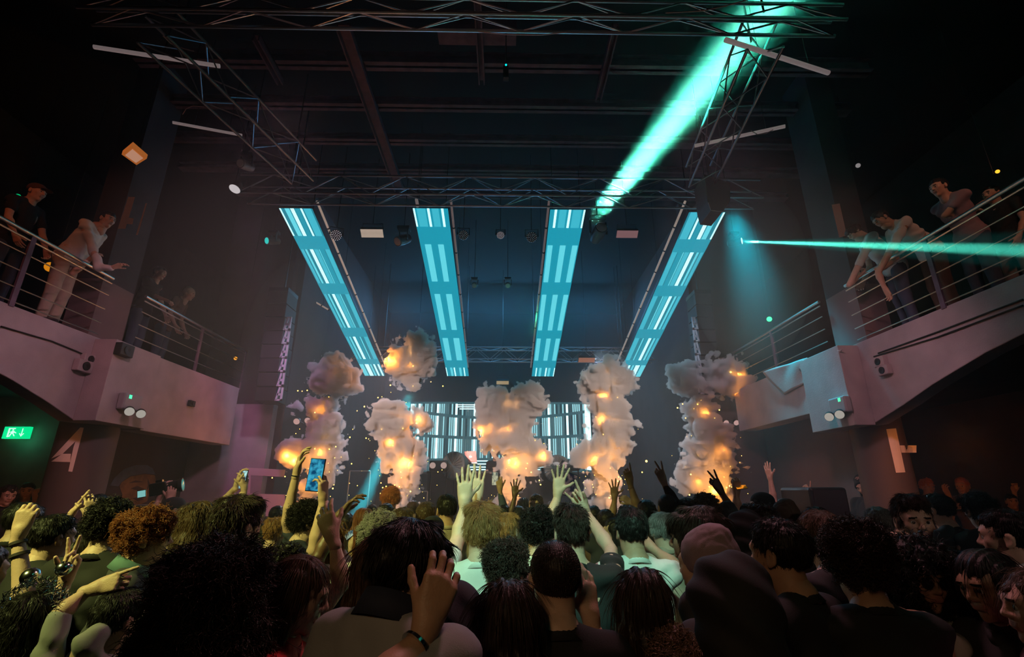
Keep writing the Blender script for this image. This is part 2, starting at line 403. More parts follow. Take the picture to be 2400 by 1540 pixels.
# ------------------------------------------------------------------ LED panels over the stage
PY1, PZ1, PY2, PZ2 = 8.0, 6.80, 14.5, 5.13
PN = Vector((0, PZ1 - PZ2, PY2 - PY1)).normalized()      # up-facing normal of the sloping strips
def panel_v(px, py):
    d = ray(px, py); o = Vector((0, PY1, PZ1))
    t = (o - CAM).dot(PN) / d.dot(PN); p = CAM + d * t
    return (p.y - PY1) / (PY2 - PY1)
C_DIM, C_MID, C_LIT, C_HOT, C_DK = range(5)
LED = [glow('led_teal', (.012, .33, .46), 1.0), glow('led_sky', (.05, .50, .64), 1.0), glow('led_cyan', (.13, .72, .84), 1.0), glow('led_white', (.48, .95, 1.0), 1.6), glow('led_deep', (.012, .26, .36), .9)]
def led_panel(x0, x1, rows, label):
    """rows: (v0, v1, [(u0, u1, shade)...]) ; anything between is the base shade"""
    cy_ = (PY1 + PY2) / 2
    t = empty('led_panel', ((x0 + x1) / 2, PY1, PZ1), label, 'screen', 'cyan light panels above the stage')
    def P(u, v): return Vector((x0 + (x1 - x0) * u, PY1 + (PY2 - PY1) * v, PZ1 + (PZ2 - PZ1) * v))
    m = MB()
    vs = sorted({0.0, 1.0, *[r[0] for r in rows], *[r[1] for r in rows]})
    for a, b in zip(vs, vs[1:]):
        row = next((r for r in rows if r[0] <= a + 1e-6 and r[1] >= b - 1e-6), None)
        if row is None:
            m.add([P(0, a), P(1, a), P(1, b), P(0, b)], [(0, 1, 2, 3)], C_DIM if not row else 0); continue
        us = sorted({0.0, 1.0, *[q for r in row[2] for q in r[:2]]})
        for c, d in zip(us, us[1:]):
            mid = (c + d) / 2; sh = next((r[2] for r in row[2] if r[0] <= mid <= r[1]), row[3] if len(row) > 3 else C_DIM)
            m.add([P(c, a), P(d, a), P(d, b), P(c, b)], [(0, 1, 2, 3)], sh)
    o = m.build('screen_face', LED, t)
    up = PN * .05
    c = MB().obox(P(.5, .5) + PN * .034, Vector(((x1 - x0) / 2 + .012, 0, 0)), (P(0, 1) - P(0, 0)) / 2 * 1.002, PN * .03)
    c.build('panel_housing', M_BLACK, t)
    for v in (0.02, .97):
        for u in (.1, .9):
            q = P(u, v) + PN * .06; MB().tube([q, (q.x, q.y, 8.69)], .008, 5).build('hanger', M_BLKM, t)
    # thin tube-light rail beside the strip
    return t
v = lambda y, x=1175: panel_v(x, y)
OUT = [(v(493), v(557), [(0, .05, 3), (.16, .3, 2), (.33, .44, 3), (.47, .6, 0), (.63, .69, 3), (.73, .95, 1)], C_DK),
       (v(588), v(667), [(0.02, .12, 1), (.16, .23, 2), (.32, .43, 3), (.46, .6, 1), (.62, .65, 2), (.66, .8, 0), (.83, .98, 1)], C_DK),
       (v(692), v(770), [(0.02, .12, 1), (.17, .24, 2), (.33, .43, 3), (.46, .6, 1), (.62, .66, 2), (.82, .98, 1)], C_DK),
       (v(791), v(843), [(0.02, .12, 1), (.17, .25, 2), (.33, .44, 3), (.46, .58, 0), (.62, .67, 2), (.8, .98, 1)], C_DK),
       (v(855), 1.0, [(0, .2, 2), (.26, .44, 3), (.5, .58, 2), (.66, .74, 3), (.86, .94, 3)], C_DK)]
INN = [(v(490), v(533), [(0, .05, 3), (.1, .35, 1), (.4, .47, 3), (.53, .73, 1), (.8, .87, 3)], C_DIM),
       (v(574), v(661), [(.14, .34, 2), (.55, .73, 2)], C_DIM),
       (v(690), v(774), [(.14, .34, 2), (.55, .76, 2)], C_DIM),
       (v(793), v(845), [(.12, .34, 2), (.56, .8, 2)], C_DIM),
       (v(862), 1.0, [(0, .04, 3), (.2, .3, 2), (.36, .42, 3), (.6, .7, 2), (.8, .85, 3)], C_DIM)]
def mir(rows): return [(r[0], r[1], [(1 - b, 1 - a, s) for a, b, s in r[2]], r[3]) for r in rows]
INR = [(r[0], r[1], [(.04, .2, 2), (.42, .6, 2), (.8, .97, 2)], r[3]) if i in (1, 2, 3) else mir(INN)[i] for i, r in enumerate(INN)]
led_panel(-4.17, -3.56, OUT, 'outermost cyan light panel on the left side over the stage, long sloping strip')
led_panel(-1.70, -1.05, INN, 'cyan light panel second from the left, above the topmost detached smoke puff')
led_panel(.85, 1.51, INR, 'cyan light panel third from the left, beside the wide green light beam')
led_panel(3.46, 4.14, mir(OUT), 'outermost cyan light panel on the right side, top corner covered by black speaker')

# back screen: tall thin bright bars in four bands that bow
def back_screen():
    t = empty('video_wall', (0, 17, 2.4), 'wide video wall behind the stage showing thin white vertical bars', 'screen')
    x0, x1, z0, z1 = -3.22, 3.02, 2.44, 4.78
    MB().box((x0 - .06, 17.02, z0 - .06), (x1 + .06, 17.2, z1 + .06)).build('cabinet', M_BLACK, t)
    LM = [glow('bar_dark', (.008, .03, .038), 1), glow('bar_grey', (.08, .17, .19), 1), glow('bar_pale', (.32, .66, .72), 1.2), glow('bar_white', (.55, 1.0, 1.0), 2.6), glow('bar_base', (.03, .10, .12), 1)]
    m = MB(); Y = 17.0
    m.add([(x0, Y, z0), (x1, Y, z0), (x1, Y, z1), (x0, Y, z1)], [(0, 1, 2, 3)], 4)
    cx = (x0 + x1) / 2; W = x1 - x0
    def bow(u, zc, a): return zc + a * (2 * abs(u - .5)) ** 2
    bands = [(4.72, 4.30, .0, -.12), (4.24, 3.62, -.1, .0), (3.52, 2.9, .04, .1), (2.82, 2.46, .1, .0)]
    rnd = random.Random(3)
    edges = [(1.0, 4.20, -.14), (1.0, 3.52, -.02), (1.0, 2.86, .10)]
    lim = [lambda u: z1 - .02, lambda u: bow(u, 4.22, .26), lambda u: bow(u, 3.54, .12), lambda u: bow(u, 2.84, -.03), lambda u: z0 + .02]
    n = 88
    for b in range(4):
        for i in range(n):
            u = (i + .5) / n
            if .08 < 0: continue
            lum = rnd.choice([1, 1, 2, 0, 2, 1, 0])
            if i % 9 == 4: lum = 3
            if i % 9 == 7: lum = 2
            wd = .30 if lum < 3 else .5
            top = lim[b](u) - .05; bot = lim[b + 1](u) + .05
            if top - bot < .03: continue
            xx = x0 + W * u; d = W / n * wd
            if b == 3 and .30 < u < .72: continue
            m.add([(xx - d, Y - .004, bot), (xx + d, Y - .004, bot), (xx + d, Y - .004, top), (xx - d, Y - .004, top)], [(0, 1, 2, 3)], lum)
    for x, wv, a, c in ((x1 - .20, .18, 3.2, 4.7), (x1 - .14, .1, 2.5, 2.9), (x0 + .02, .12, 4.2, 4.7)):
        m.add([(x, Y - .006, a), (x + wv, Y - .006, a), (x + wv, Y - .006, c), (x, Y - .006, c)], [(0, 1, 2, 3)], 3)
    for z in (2.5, 2.58, 2.68, 2.78):     # short level bars under the middle
        for a, b_ in ((-1.3, -.35), (-.1, .25), (.5, 1.4)):
            m.add([(a, Y - .005, z), (b_, Y - .005, z), (b_, Y - .005, z + .03), (a, Y - .005, z + .03)], [(0, 1, 2, 3)], 3)
    for a in (-1.36, .3):  # nested corner lines high in the middle
        for j in range(3):
            s_ = .07 * j
            m.add([(a + s_ - .3, Y - .007, 4.66 - s_), (a + .9 - s_, Y - .007, 4.66 - s_), (a + .9 - s_, Y - .007, 4.69 - s_), (a + s_ - .3, Y - .007, 4.69 - s_)], [(0, 1, 2, 3)], 3)
    m.build('screen_face', LM, t)
    fr = MB()
    fr.box((x0, 17.05, 1.15), (x0 + .1, 17.15, z0 - .06)).box((x1 - .1, 17.05, 1.15), (x1, 17.15, z0 - .06)).build('support', M_BLKM, t)
back_screen()

# ------------------------------------------------------------------ trusses
def truss(a, b, w_, label, group='aluminium lighting trusses', n=None, mt=None, r=.019, hang=None):
    """square lattice truss from a to b"""
    a, b = Vector(a), Vector(b); d = (b - a); L_ = d.length; d.normalize()
    side = d.cross(Vector((0, 0, 1))).normalized() * w_ / 2; up = Vector((0, 0, 1)) * w_ / 2
    t = empty('lighting_truss', (a + b) / 2, label, 'truss', group)
    mt = mt or M_ALU
    for s1, s2 in ((-1, -1), (1, -1), (-1, 1), (1, 1)):
        MB().tube([a + side * s1 + up * s2, b + side * s1 + up * s2], r, 8).build('chord', mt, t, True)
    n = n or max(2, int(L_ / (w_ * 1.1))); m = MB()
    for i in range(n):
        p = a + d * (L_ * i / n); q = a + d * (L_ * (i + 1) / n); e = 1 if i % 2 else -1
        for s1 in (-1, 1):
            m.tube([p + side * s1 + up * e, q + side * s1 - up * e], r * .5, 5)
            m.tube([p + side * e + up * s1, q - side * e + up * s1], r * .5, 5)
    m.build('lattice_brace', mt, t)
    for f in ((.1, .9) if hang is None else hang):
        p = a + d * (L_ * f) + up; MB().tube([p, (p.x, p.y, 8.69)], .012, 5).build('hanging_cable', M_BLKM, t)
    return t
M_DKALU = mat('dull_truss', (.25, .24, .26), .4, 1.0); M_MDALU = mat('satin_truss', (.5, .5, .53), .35, 1.0)
truss((-4.35, 3.86, 6.6), (3.55, 3.86, 6.6), .2, 'long dark truss crossing the very top of the picture, hung with cables', mt=M_MDALU, n=14)
truss((-4.0, 4.3, 6.9), (-3.35, 7.0, 6.9), .40, 'dark truss running towards the stage above the left balcony', mt=M_DKALU, n=6)
truss((3.0, 4.3, 6.9), (3.3, 7.0, 6.9), .40, 'dark truss running towards the stage behind the green beam', mt=M_DKALU, n=6)
truss((-4.62, 7.55, 6.92), (4.55, 7.55, 6.92), .36, 'wide truss at the front edge of the stage carrying the cyan panels', mt=M_MDALU, n=16)
truss((-4.5, 14.2, 5.72), (4.5, 14.2, 5.72), .36, 'truss far back over the stage, behind the lower ends of the panels')
# ------------------------------------------------------------------ balcony railings
def railing(X, y0, y1, label, posts):
    t = empty('balcony_railing', (X, (y0 + y1) / 2, ZF), label, 'railing', 'steel balcony railings')
    MB().tube([(X, y0, 4.68), (X, y1, 4.68)], .024, 10).build('handrail', M_STEEL, t, True)
    for z in (4.605, 4.43, 4.225, 4.025, 3.86):
        MB().tube([(X, y0, z), (X, y1, z)], .0075 if z < 4.6 else .011, 6).build('rail_wire', M_STEEL, t, True)
    for y in posts:
        MB().box((X - .012, y - .03, ZF - .02), (X + .012, y + .03, 4.66)).build('post', M_BEAM, t)
    return t
railing(XL, -1.5, 6.42, 'steel balcony railing left of the pier with people filming behind it', (2.2, 3.7, 5.2))
railing(XL, 7.08, 11.5, 'steel balcony railing on the left, from the pier towards the stage', (8.6, 10.2))
railing(XR, -1.5, 6.5, 'steel balcony railing on the right where two people lean over', (2.1, 3.6, 5.09))
railing(XR, 7.12, 11.5, 'steel balcony railing on the right, from the pier towards the stage', (8.6, 10.2))

# ------------------------------------------------------------------ columns and the numbers painted on them
def hit_cyl(px, py, c, r):
    d = ray(px, py); ox, oy = CAM.x - c[0], CAM.y - c[1]
    a = d.x ** 2 + d.y ** 2; b = 2 * (ox * d.x + oy * d.y); cc = ox * ox + oy * oy - r * r
    D = b * b - 4 * a * cc; D = max(D, 0)
    return CAM + d * ((-b - math.sqrt(D)) / (2 * a))
def painted(name, quads, surf, parent, mt, n=4):
    m = MB()
    for q in quads:
        q = [Vector((*p, 0)) for p in q]; g = []
        for i in range(n + 1):
            for j in range(n + 1):
                p = (q[0] * (1 - i / n) + q[1] * (i / n)) * (1 - j / n) + (q[3] * (1 - i / n) + q[2] * (i / n)) * (j / n)
                g.append(surf(p.x, p.y))
        m.add(g, [(i * (n + 1) + j, i * (n + 1) + j + 1, (i + 1) * (n + 1) + j + 1, (i + 1) * (n + 1) + j) for i in range(n) for j in range(n)])
    return m.build(name, mt, parent)
def column(c, r, quads, label, side):
    o = MB().lathe((c[0], c[1], 0), (0, 0, 1), [(0, r), (3.0, r), (3.02, r + .05), (3.5, r + .05)], 40).build('trim_column_' + side, mat('column_paint', (.085, .07, .075), .7), None, True); struct(o)
    if quads: struct(painted('trim_painted_mark_' + side, quads, lambda x, y: hit_cyl(x, y, c, r + .004), None, M_WHITEP))
g = lambda *p: [((x / 3.08), 750 + y / 3.08) for x, y in p]
column((-5.78, 7.05), .34, [g((580, 775), (553, 868), (450, 968), (370, 1000)), g((450, 966), (512, 966), (507, 1026), (370, 1022)), g((580, 775), (605, 778), (565, 930), (530, 920)), g((530, 920), (565, 930), (522, 1096), (493, 1093))], '4', 'left')
column((5.35, 7.05), .32, [[(2077, 1006), (2100, 1004), (2122, 1107), (2100, 1108)], [(2109, 1044), (2148, 1044), (2148, 1061), (2113, 1061)]], '1', 'right')
g2 = lambda *p: [(x / 3.08, 400 + y / 3.08) for x, y in p]
struct(painted('trim_painted_mark_pier_left', [g2((925, 190), (975, 190), (905, 420), (850, 420)), g2((920, 338), (966, 345), (955, 388), (905, 383)), g2((1052, 235), (1062, 235), (995, 466), (980, 464))], lambda x, y: atY(x, y, 6.44), None, mat('sign_paint_grey', (.34, .31, .28), .8)))
struct(painted('trim_painted_mark_pier_right', [[(1949, 480), (1968, 477), (1985, 552), (1967, 557)]], lambda x, y: atY(x, y, 6.44), None, mat('sign_paint_pale', (.5, .42, .42), .8)))
struct(painted('trim_painted_mark_stage_wall', [[(576, 1096), (669, 1101), (666, 1118), (588, 1114)], [(576, 1096), (588, 1114), (586, 1157), (572, 1200)], [(586, 1157), (668, 1159), (668, 1210), (572, 1210)]], lambda x, y: atY(x, y, 10.19), None, mat('sign_paint_mauve', (.75, .6, .6), .8)))
# low wall behind the left arch with the exit sign and the painted mural
struct(MB().box((XLW, 9.2, 0), (-6.46, 9.35, 3.5)).build('wall_under_left', mat('grey_green_wall', (.12, .13, .12), .8, noise=(3, .2))))
def exit_sign():
    t = empty('exit_sign', atY(37, 1030, 9.05), 'lit green exit sign with running figure and down arrow, under the left balcony', 'sign')
    Y = 9.1; a = atY(12, 1000, Y); b = atY(63, 1028, Y)
    MB().box((a.x, Y, b.z), (b.x, Y + .06, a.z)).build('lamp_box', glow('exit_green', (.0, .62, .22), 1.3), t)
    W = b.x - a.x; H_ = a.z - b.z; m = MB()
    def q(*p): m.add([(a.x + W * u, Y - .004, b.z + H_ * v_) for u, v_ in p], [tuple(range(len(p)))])
    q((.18, .12), (.25, .12), (.25, .88), (.18, .88)); q((.25, .8), (.46, .8), (.46, .88), (.25, .88))
    q((.34, .66), (.40, .66), (.40, .78), (.34, .78)); q((.30, .40), (.42, .40), (.44, .64), (.33, .64)); q((.42, .5), (.52, .42), (.53, .48), (.43, .6))
    q((.30, .4), (.36, .4), (.30, .14), (.24, .14)); q((.38, .4), (.44, .4), (.50, .2), (.45, .2)); q((.22, .54), (.33, .6), (.33, .53), (.24, .48))
    q((.72, .85), (.76, .85), (.76, .3), (.72, .3)); q((.64, .42), (.74, .15), (.74, .26), (.67, .46)); q((.84, .42), (.74, .15), (.74, .26), (.81, .46))
    m.build('pictogram', glow('exit_white', (.55, 1, .75), 1.2), t)
exit_sign()
lamp('POINT', 'exit_sign_light', atY(45, 1025, 8.95), 1.6, (.1, 1, .5), size=.1)
def mural():
    X = -6.29
    def S(x, y): return atX(x, y, X)
    t = empty('wall_mural', S(330, 1150), 'painted face with a blue hat on the dark wall under the left balcony', 'mural')
    def sh(name, pts, mt):
        m = MB(); m.add([S(*p) for p in pts], [tuple(range(len(pts)))]); return m.build(name, mt, t)
    sh('hat', [(258, 1138), (268, 1120), (290, 1100), (318, 1090), (345, 1090), (358, 1098), (364, 1112), (340, 1110), (305, 1116), (285, 1130), (278, 1140)], mat('mural_blue', (.07, .09, .15), .8, noise=(8, .2)))
    sh('face', [(280, 1140), (286, 1130), (306, 1117), (340, 1111), (363, 1114), (366, 1128), (352, 1150), (345, 1175), (322, 1186), (298, 1190), (280, 1180), (287, 1160)], mat('mural_ochre', (.2, .10, .04), .8, noise=(8, .3)))
    m = MB()
    for q in ([(300, 1132), (318, 1126), (338, 1130), (318, 1131)], [(306, 1145), (322, 1139), (338, 1146), (322, 1150)], [(310, 1168), (326, 1164), (336, 1170), (322, 1175)], [(345, 1120), (352, 1136), (340, 1156), (346, 1138)]):
        m.add([S(*p) + Vector((.004, 0, 0)) for p in q], [(0, 1, 2, 3)])
    m.build('face_line', mat('mural_dark', (.05, .03, .03), .8), t)
mural()

# ------------------------------------------------------------------ fixtures
def rod(p, t):
    MB().tube([p, (p.x, p.y, 8.69)], .009, 5).build('hanging_rod', M_BLKM, t)
def strobe(px, py, w_, h_, Y, label, col, st):
    c = atY(px, py, Y); s = Y / 1110; W = w_ * s / 2; H_ = h_ * s
    t = empty('strobe_light', c, label, 'light', 'strobe panels over the stage')
    u = Vector((0, -.8, .6))             # face tips down and forward
    nn = Vector((0, .6, .8))
    k = H_ * .55
    MB().obox(c - nn * -.05, (W * 1.04, 0, 0), u * k * 1.05, nn * .045).build('housing', M_BLACK, t, bevel=.006)
    g_ = glow('strobe_glow_%d' % px, col, st); m = MB()
    for a, b in ((-1, -.22), (-.17, -.02), (.03, .17), (.22, 1)):
        m.obox(c + u * k * (a + b) / 2 - nn * .002, (W, 0, 0), u * k * (b - a) / 2, nn * .004)
    m.build('lamp_strip', g_, t)
    b_ = MB().tube([c + Vector((-W * .9, 0, .02)) + nn * .05, c + Vector((-W * .9, 0, .22)), c + Vector((W * .9, 0, .22)), c + Vector((W * .9, 0, .02)) + nn * .05], .012, 6)
    b_.build('yoke', M_BLKM, t); rod(c + Vector((0, 0, .22)), t)
strobe(872, 547, 56, 20, 9.0, 'pale striped strobe panel between the two left cyan panels', (.55, .42, .33), .75)
strobe(1470, 549, 54, 18, 9.0, 'dull pink striped strobe panel right of the wide green beam', (.32, .16, .17), .6)
strobe(1375, 844, 38, 12, 13.2, 'small orange strobe panel low above the fourth smoke column', (.55, .22, .14), .5)
strobe(1178, 897, 28, 9, 14.6, 'small strobe panel centred above the video wall', (.6, .45, .25), .6)

def dotted_wash(px, py, r, Y, label, lit):
    c = atY(px, py, Y); R = r * Y / 1110
    t = empty('wash_light', c, label, 'light', 'round wash lights with dotted lenses')
    d = (CAM - c).normalized(); d = Vector((d.x, d.y, d.z - .25)).normalized()
    MB().lathe(c, -d, [(-.02, R * .9), (0, R), (R * .5, R * .95), (R * 1.2, R * .6), (R * 1.4, .02)], 24).build('head', M_BLACK, t, True)
    u = d.cross(Vector((0, 0, 1))).normalized(); w_ = u.cross(d)
    m = MB()
    for ring, n in ((0, 1), (.32, 6), (.6, 11), (.86, 16)):
        for i in range(n):
            a = 2 * PI * i / n; q = c + d * .022 + (u * math.cos(a) + w_ * math.sin(a)) * R * ring
            m.lathe(q, d, [(0, R * .065), (.004, R * .065)], 8)
    m.build('lens_dot', glow('dot_%s' % lit, (.75, .65, .68) if lit == 'on' else (.3, .34, .36), .9 if lit == 'on' else .35), t)
    MB().tube([c + u * R * 1.15, c + u * R * 1.15 + Vector((0, 0, R * 1.5)), c - u * R * 1.15 + Vector((0, 0, R * 1.5)), c - u * R * 1.15], .014, 6).build('yoke', M_BLKM, t); rod(c + Vector((0, 0, R * 1.5)), t)
dotted_wash(788, 551, 14, 8.6, 'round wash light with bright dots beside the leftmost cyan panel', 'on')
dotted_wash(1086, 551, 13, 8.8, 'dim round wash light right of the second cyan panel', 'off')
dotted_wash(1246, 556, 14, 8.8, 'dim round wash light left of the third cyan panel', 'off')
dotted_wash(1173, 551, 10, 8.7, 'small dotted light in the gap between the two middle panels', 'on')

def moving_head(px, py, s, Y, aim, label, lit=None, shell=None):
    c = atY(px, py, Y); k = s * Y / 1110; d = Vector(aim).normalized()
    t = empty('moving_head_light', c, label, 'light', 'moving head lights')
    sh = shell or M_BLACK
    side = d.cross(Vector((0, 0, 1))).normalized()
    MB().lathe(c - d * k * .9, d, [(0, k * .22), (k * .15, k * .42), (k * .9, k * .5), (k * 1.5, k * .46), (k * 1.62, k * .5), (k * 1.7, k * .48), (k * 1.72, k * .36)], 26).build('head', sh, t, True)
    for sg in (-1, 1):
        MB().obox(c + side * sg * k * .62 + Vector((0, 0, k * .45)), side * k * .08, Vector((0, k * .2, 0)), Vector((0, 0, k * .55))).build('yoke_arm', M_BLKM, t, bevel=.01)
    rod(c + Vector((0, 0, k * 1.3)), t)
    MB().box(tuple(c + Vector((-k * .6, -k * .45, k * 1.0))), tuple(c + Vector((k * .6, k * .45, k * 1.35)))).build('base', M_BLKM, t, bevel=.01)
    MB().lathe(c + d * k * .81, d, [(0, k * .4), (.01, k * .38), (.014, k * .2)], 24).build('lens', lit or M_GLASSL, t, True)
    return c + d * k * .85
moving_head(945, 562, 26, 8.8, (-.5, -.6, -.55), 'dark moving head light left of the second cyan panel', shell=mat('grey_fixture', (.12, .13, .15), .4))
moving_head(1402, 548, 34, 8.8, (.1, -.75, .1), 'moving head light throwing the wide green beam', shell=mat('grey_fixture', (.12, .13, .15), .4))
moving_head(640, 565, 20, 8.5, (-.55, -.75, -.35), 'moving head light with cyan lens beside the leftmost panel', lit=glow('lens_cyan', (.02, .55, .5), 1.0))
moving_head(1722, 568, 20, 8.5, (.78, -.55, -.05), 'moving head light throwing the thin beam over the right balcony', lit=glow('lens_bright', (.4, 1, .8), 2.2))
moving_head(1112, 668, 14, 11.5, (0, -.8, -.5), 'dim moving head between the middle panels, left one of the pair', shell=mat('grey_fixture', (.12, .13, .15), .4))
moving_head(1190, 668, 14, 11.5, (0, -.8, -.5), 'dim moving head between the middle panels, right one of the pair', shell=mat('grey_fixture', (.12, .13, .15), .4))
moving_head(975, 895, 20, 12.2, (-.12, -.4, -.8), 'moving head light hidden by the floating smoke puff, throwing a cyan beam down', lit=glow('lens_bright', (.4, 1, .8), 2.2))
moving_head(577, 388, 26, 6.6, (-.2, -.8, -.3), 'dark moving head hanging from the end of the left truss', shell=mat('grey_fixture2', (.2, .16, .17), .5))

def par(px, py, r, Y, label, mt, tilt=(0, -.8, -.4), grp='par lamps with pale round lenses'):
    c = atY(px, py, Y); R = r * Y / 1110; d = Vector(tilt).normalized()
    t = empty('par_light', c, label, 'light', grp)
    MB().lathe(c, -d, [(0, R), (R * .3, R), (R * 1.2, R * .8), (R * 1.8, R * .5), (R * 1.9, .02)], 22).build('can', M_BLACK, t, True)
    MB().lathe(c, d, [(-.01, R * .96), (.006, R * .9), (.015, R * .3)], 22).build('lens', mt, t, True)
    if c.z > 4: rod(c + Vector((0, 0, R)), t)
    else: MB().tube([c - d * R, (c.x, c.y + .35, c.z)], .012, 6).build('bracket', M_BLKM, t)
    return t
PG = glow('par_pink', (.62, .36, .33), .8)
par(550, 443, 15, 7.0, 'pale round lamp hanging left of the wide stage truss', glow('par_white', (.6, .55, .56), .9), (-.1, -.35, -.9))
par(695, 988, 7.5, 10.1, 'round pink lamp on the stage wall, left one behind the first smoke column', PG)
par(721, 986, 7.5, 10.1, 'round pink lamp on the stage wall, half covered by the first smoke column', PG)
par(1702, 991, 6.5, 10.4, 'round pink lamp left of its twin on the right stage wall', PG)
par(1726, 991, 6.5, 10.4, 'round pink lamp, right one of the pair on the right stage wall', PG)

def twin_spot(px, py, X, label):
    """emergency unit: grey box, two round lamps, green pilot light"""
    c = atX(px, py, X); s = 1 if X < 0 else -1
    t = empty('emergency_light', c, label, 'light', 'twin emergency lights on the balcony fronts')
    a, b = sorted((X, X + s * .10))
    MB().box((a, c.y - .17, c.z - .10), (b, c.y + .17, c.z + .12)).build('case', mat('emergency_grey', (.34, .34, .36), .5), t, bevel=.02)
    for k_ in (-.1, .12):
        q = Vector((X + s * .15, c.y + k_, c.z - .12)); d = Vector((s * .6, -.75, -.3)).normalized()
        h_ = MB().lathe(q - d * .08, d, [(0, .03), (.02, .055), (.12, .062), (.14, .058)], 20).build('lamp_head', M_BLKM, t, True)
        MB().lathe(q + d * .06, d, [(0, .056), (.012, .045), (.02, .02)], 20).build('lamp_glass', glow('em_glass', (.72, .66, .58), .5), h_, True)
    MB().box((X + s * .10 - .003, c.y - .1, c.z + .05), (X + s * .10 + .003, c.y - .05, c.z + .10)).build('pilot_light', glow('pilot_green', (.1, 1, .5), 1.2), t)
twin_spot(295, 945, XL + .29, 'twin emergency light with green pilot on the left balcony pier')
twin_spot(1978, 952, XR - .29, 'twin emergency light on the right balcony pier, lamps facing down')
def wall_speaker(px, py, X, sz, label, mt):
    c = atX(px, py, X); s = 1 if X < 0 else -1; a, b = sorted((X, X + s * sz * .8))
    t = empty('wall_speaker', c, label, 'speaker', 'small speakers on the balcony fronts')
    MB().box((a, c.y - sz, c.z - sz * .7), (b, c.y + sz, c.z + sz * .7)).build('cabinet', mt, t, bevel=.01)
    MB().lathe((X + s * sz * .8, c.y, c.z), (s, 0, 0), [(0, sz * .5), (.01, sz * .52), (.012, sz * .3), (.004, .01)], 20).build('cone', M_BLACK, t, True)
wall_speaker(283, 821, XL + .29, .12, 'small black speaker at the top of the left pier box', M_BLACK)
wall_speaker(445, 946, XL + .23, .07, 'little dark camera box on the left balcony front', M_BLACK)
wall_speaker(186, 858, XL, .11, 'pale small speaker low on the left arch wall, lower one', M_PAINT)
wall_speaker(200, 842, XL, .09, 'pale small speaker on the left arch wall, upper one', M_PAINT)
wall_speaker(2070, 848, XR, .09, 'pale small speaker on the right arch wall, upper one', M_PAINT)
wall_speaker(2080, 868, XR, .09, 'pale small speaker on the right arch wall, lower one', M_PAINT)
for (x, y, Xs, ys, lb) in ((10, 770, XL, ((0, 765), (120, 800), (205, 835)), 'thin dark cable sagging along the left balcony front'), (0, 0, XR, ((2060, 828), (2200, 778), (2400, 702)), 'upper dark cable along the right balcony front'), (0, 0, XR, ((2050, 836), (2200, 790), (2400, 716)), 'lower dark cable along the right balcony front')):
    s = 1 if Xs < 0 else -1
    pts = [atX(a, b, Xs) + Vector((s * .012, 0, 0)) for a, b in ys]
    tag(MB().tube(pts, .009, 6).build('wall_cable', M_BLACK), lb, 'cable', 'cables along the balcony fronts')

# drape and groove on the lower fronts
def drape(name, px_pts, X, label):
    s = 1 if X < 0 else -1; n = 14; V = []; F = []
    q = [atX(x, y, X) for x, y in px_pts]
    for i in range(n + 1):
        for j in range(n + 1):
            u, v_ = i / n, j / n
            p = (q[0] * (1 - u) + q[1] * u) * (1 - v_) + (q[3] * (1 - u) + q[2] * u) * v_
            p = p + Vector((s * (.02 + .035 * abs(math.sin(5 * u + 3 * v_)) * (1 - .5 * v_)), 0, 0)); V.append(tuple(p))
    F = [(i * (n + 1) + j, i * (n + 1) + j + 1, (i + 1) * (n + 1) + j + 1, (i + 1) * (n + 1) + j) for i in range(n) for j in range(n)]
    o = MB().add(V, F).build(name, M_PAINT, None, True); md = o.modifiers.new('thick', 'SOLIDIFY'); md.thickness = .006
    tag(o, label, 'cloth', 'cloths hung on the right balcony front')
drape('hanging_cloth', [(1790, 872), (1900, 838), (1905, 890), (1842, 925)], XR - .23, 'pale triangular cloth hanging on the right balcony front, nearer the stage')
drape('hanging_cloth', [(1860, 852), (1985, 818), (1925, 880), (1915, 893)], XR - .23, 'pale folded cloth hanging beside the right pier box')

# ------------------------------------------------------------------ line array speakers
def line_array(x0, x1, Y, ztop, n, hh, label, s):
    t = empty('line_array_speaker', ((x0 + x1) / 2, Y, ztop - n * hh), label, 'speaker', 'line array speakers beside the stage')
    for i in range(n):
        z = ztop - i * hh; dy = .02 * i
        c = MB().box((x0, Y + dy, z - hh * .96), (x1, Y + dy + .5, z)).build('cabinet', M_BLACK, t, bevel=.01)
        xs, xe = (x1 + .005, x1 + .14) if s > 0 else (x0 - .12, x0 - .005)
        m = MB(); y = Y + dy - .02; W = xe - xs; z0 = z - hh * .97
        def q(*p): m.prism([(xs + W * (u if s > 0 else 1 - u), y, z0 + hh * v_) for u, v_ in p], (0, .03, 0))
        q((.0, 0), (.22, 0), (.6, .93), (.35, .93)); q((.72, 0), (1, 0), (1, .97), (.72, .97)); q((.3, .93), (1, .93), (1, .99), (.3, .99)); q((.2, .36), (.8, .36), (.8, .52), (.25, .52)); q((.1, 0), (1, 0), (1, .12), (.1, .12))
        if i > 1: m.build('rigging_plate', mat('rigging_white', (.62, .62, .68), .4), c)
    MB().box((x0, Y, ztop), (x1, Y + .5, ztop + .08)).build('fly_frame', M_BLKM, t)
    MB().tube([((x0 + x1) / 2, Y + .25, ztop), ((x0 + x1) / 2, Y + .25, 8.69)], .02, 6).build('chain', M_BLKM, t)
line_array(-4.84, -4.44, 9.4, 5.75, 8, .282, 'hanging line array speaker left of the stage with pale side plates', 1)
line_array(4.06, 4.42, 9.6, 5.85, 8, .27, 'hanging line array speaker right of the stage, pale plates on its inner side', -1)
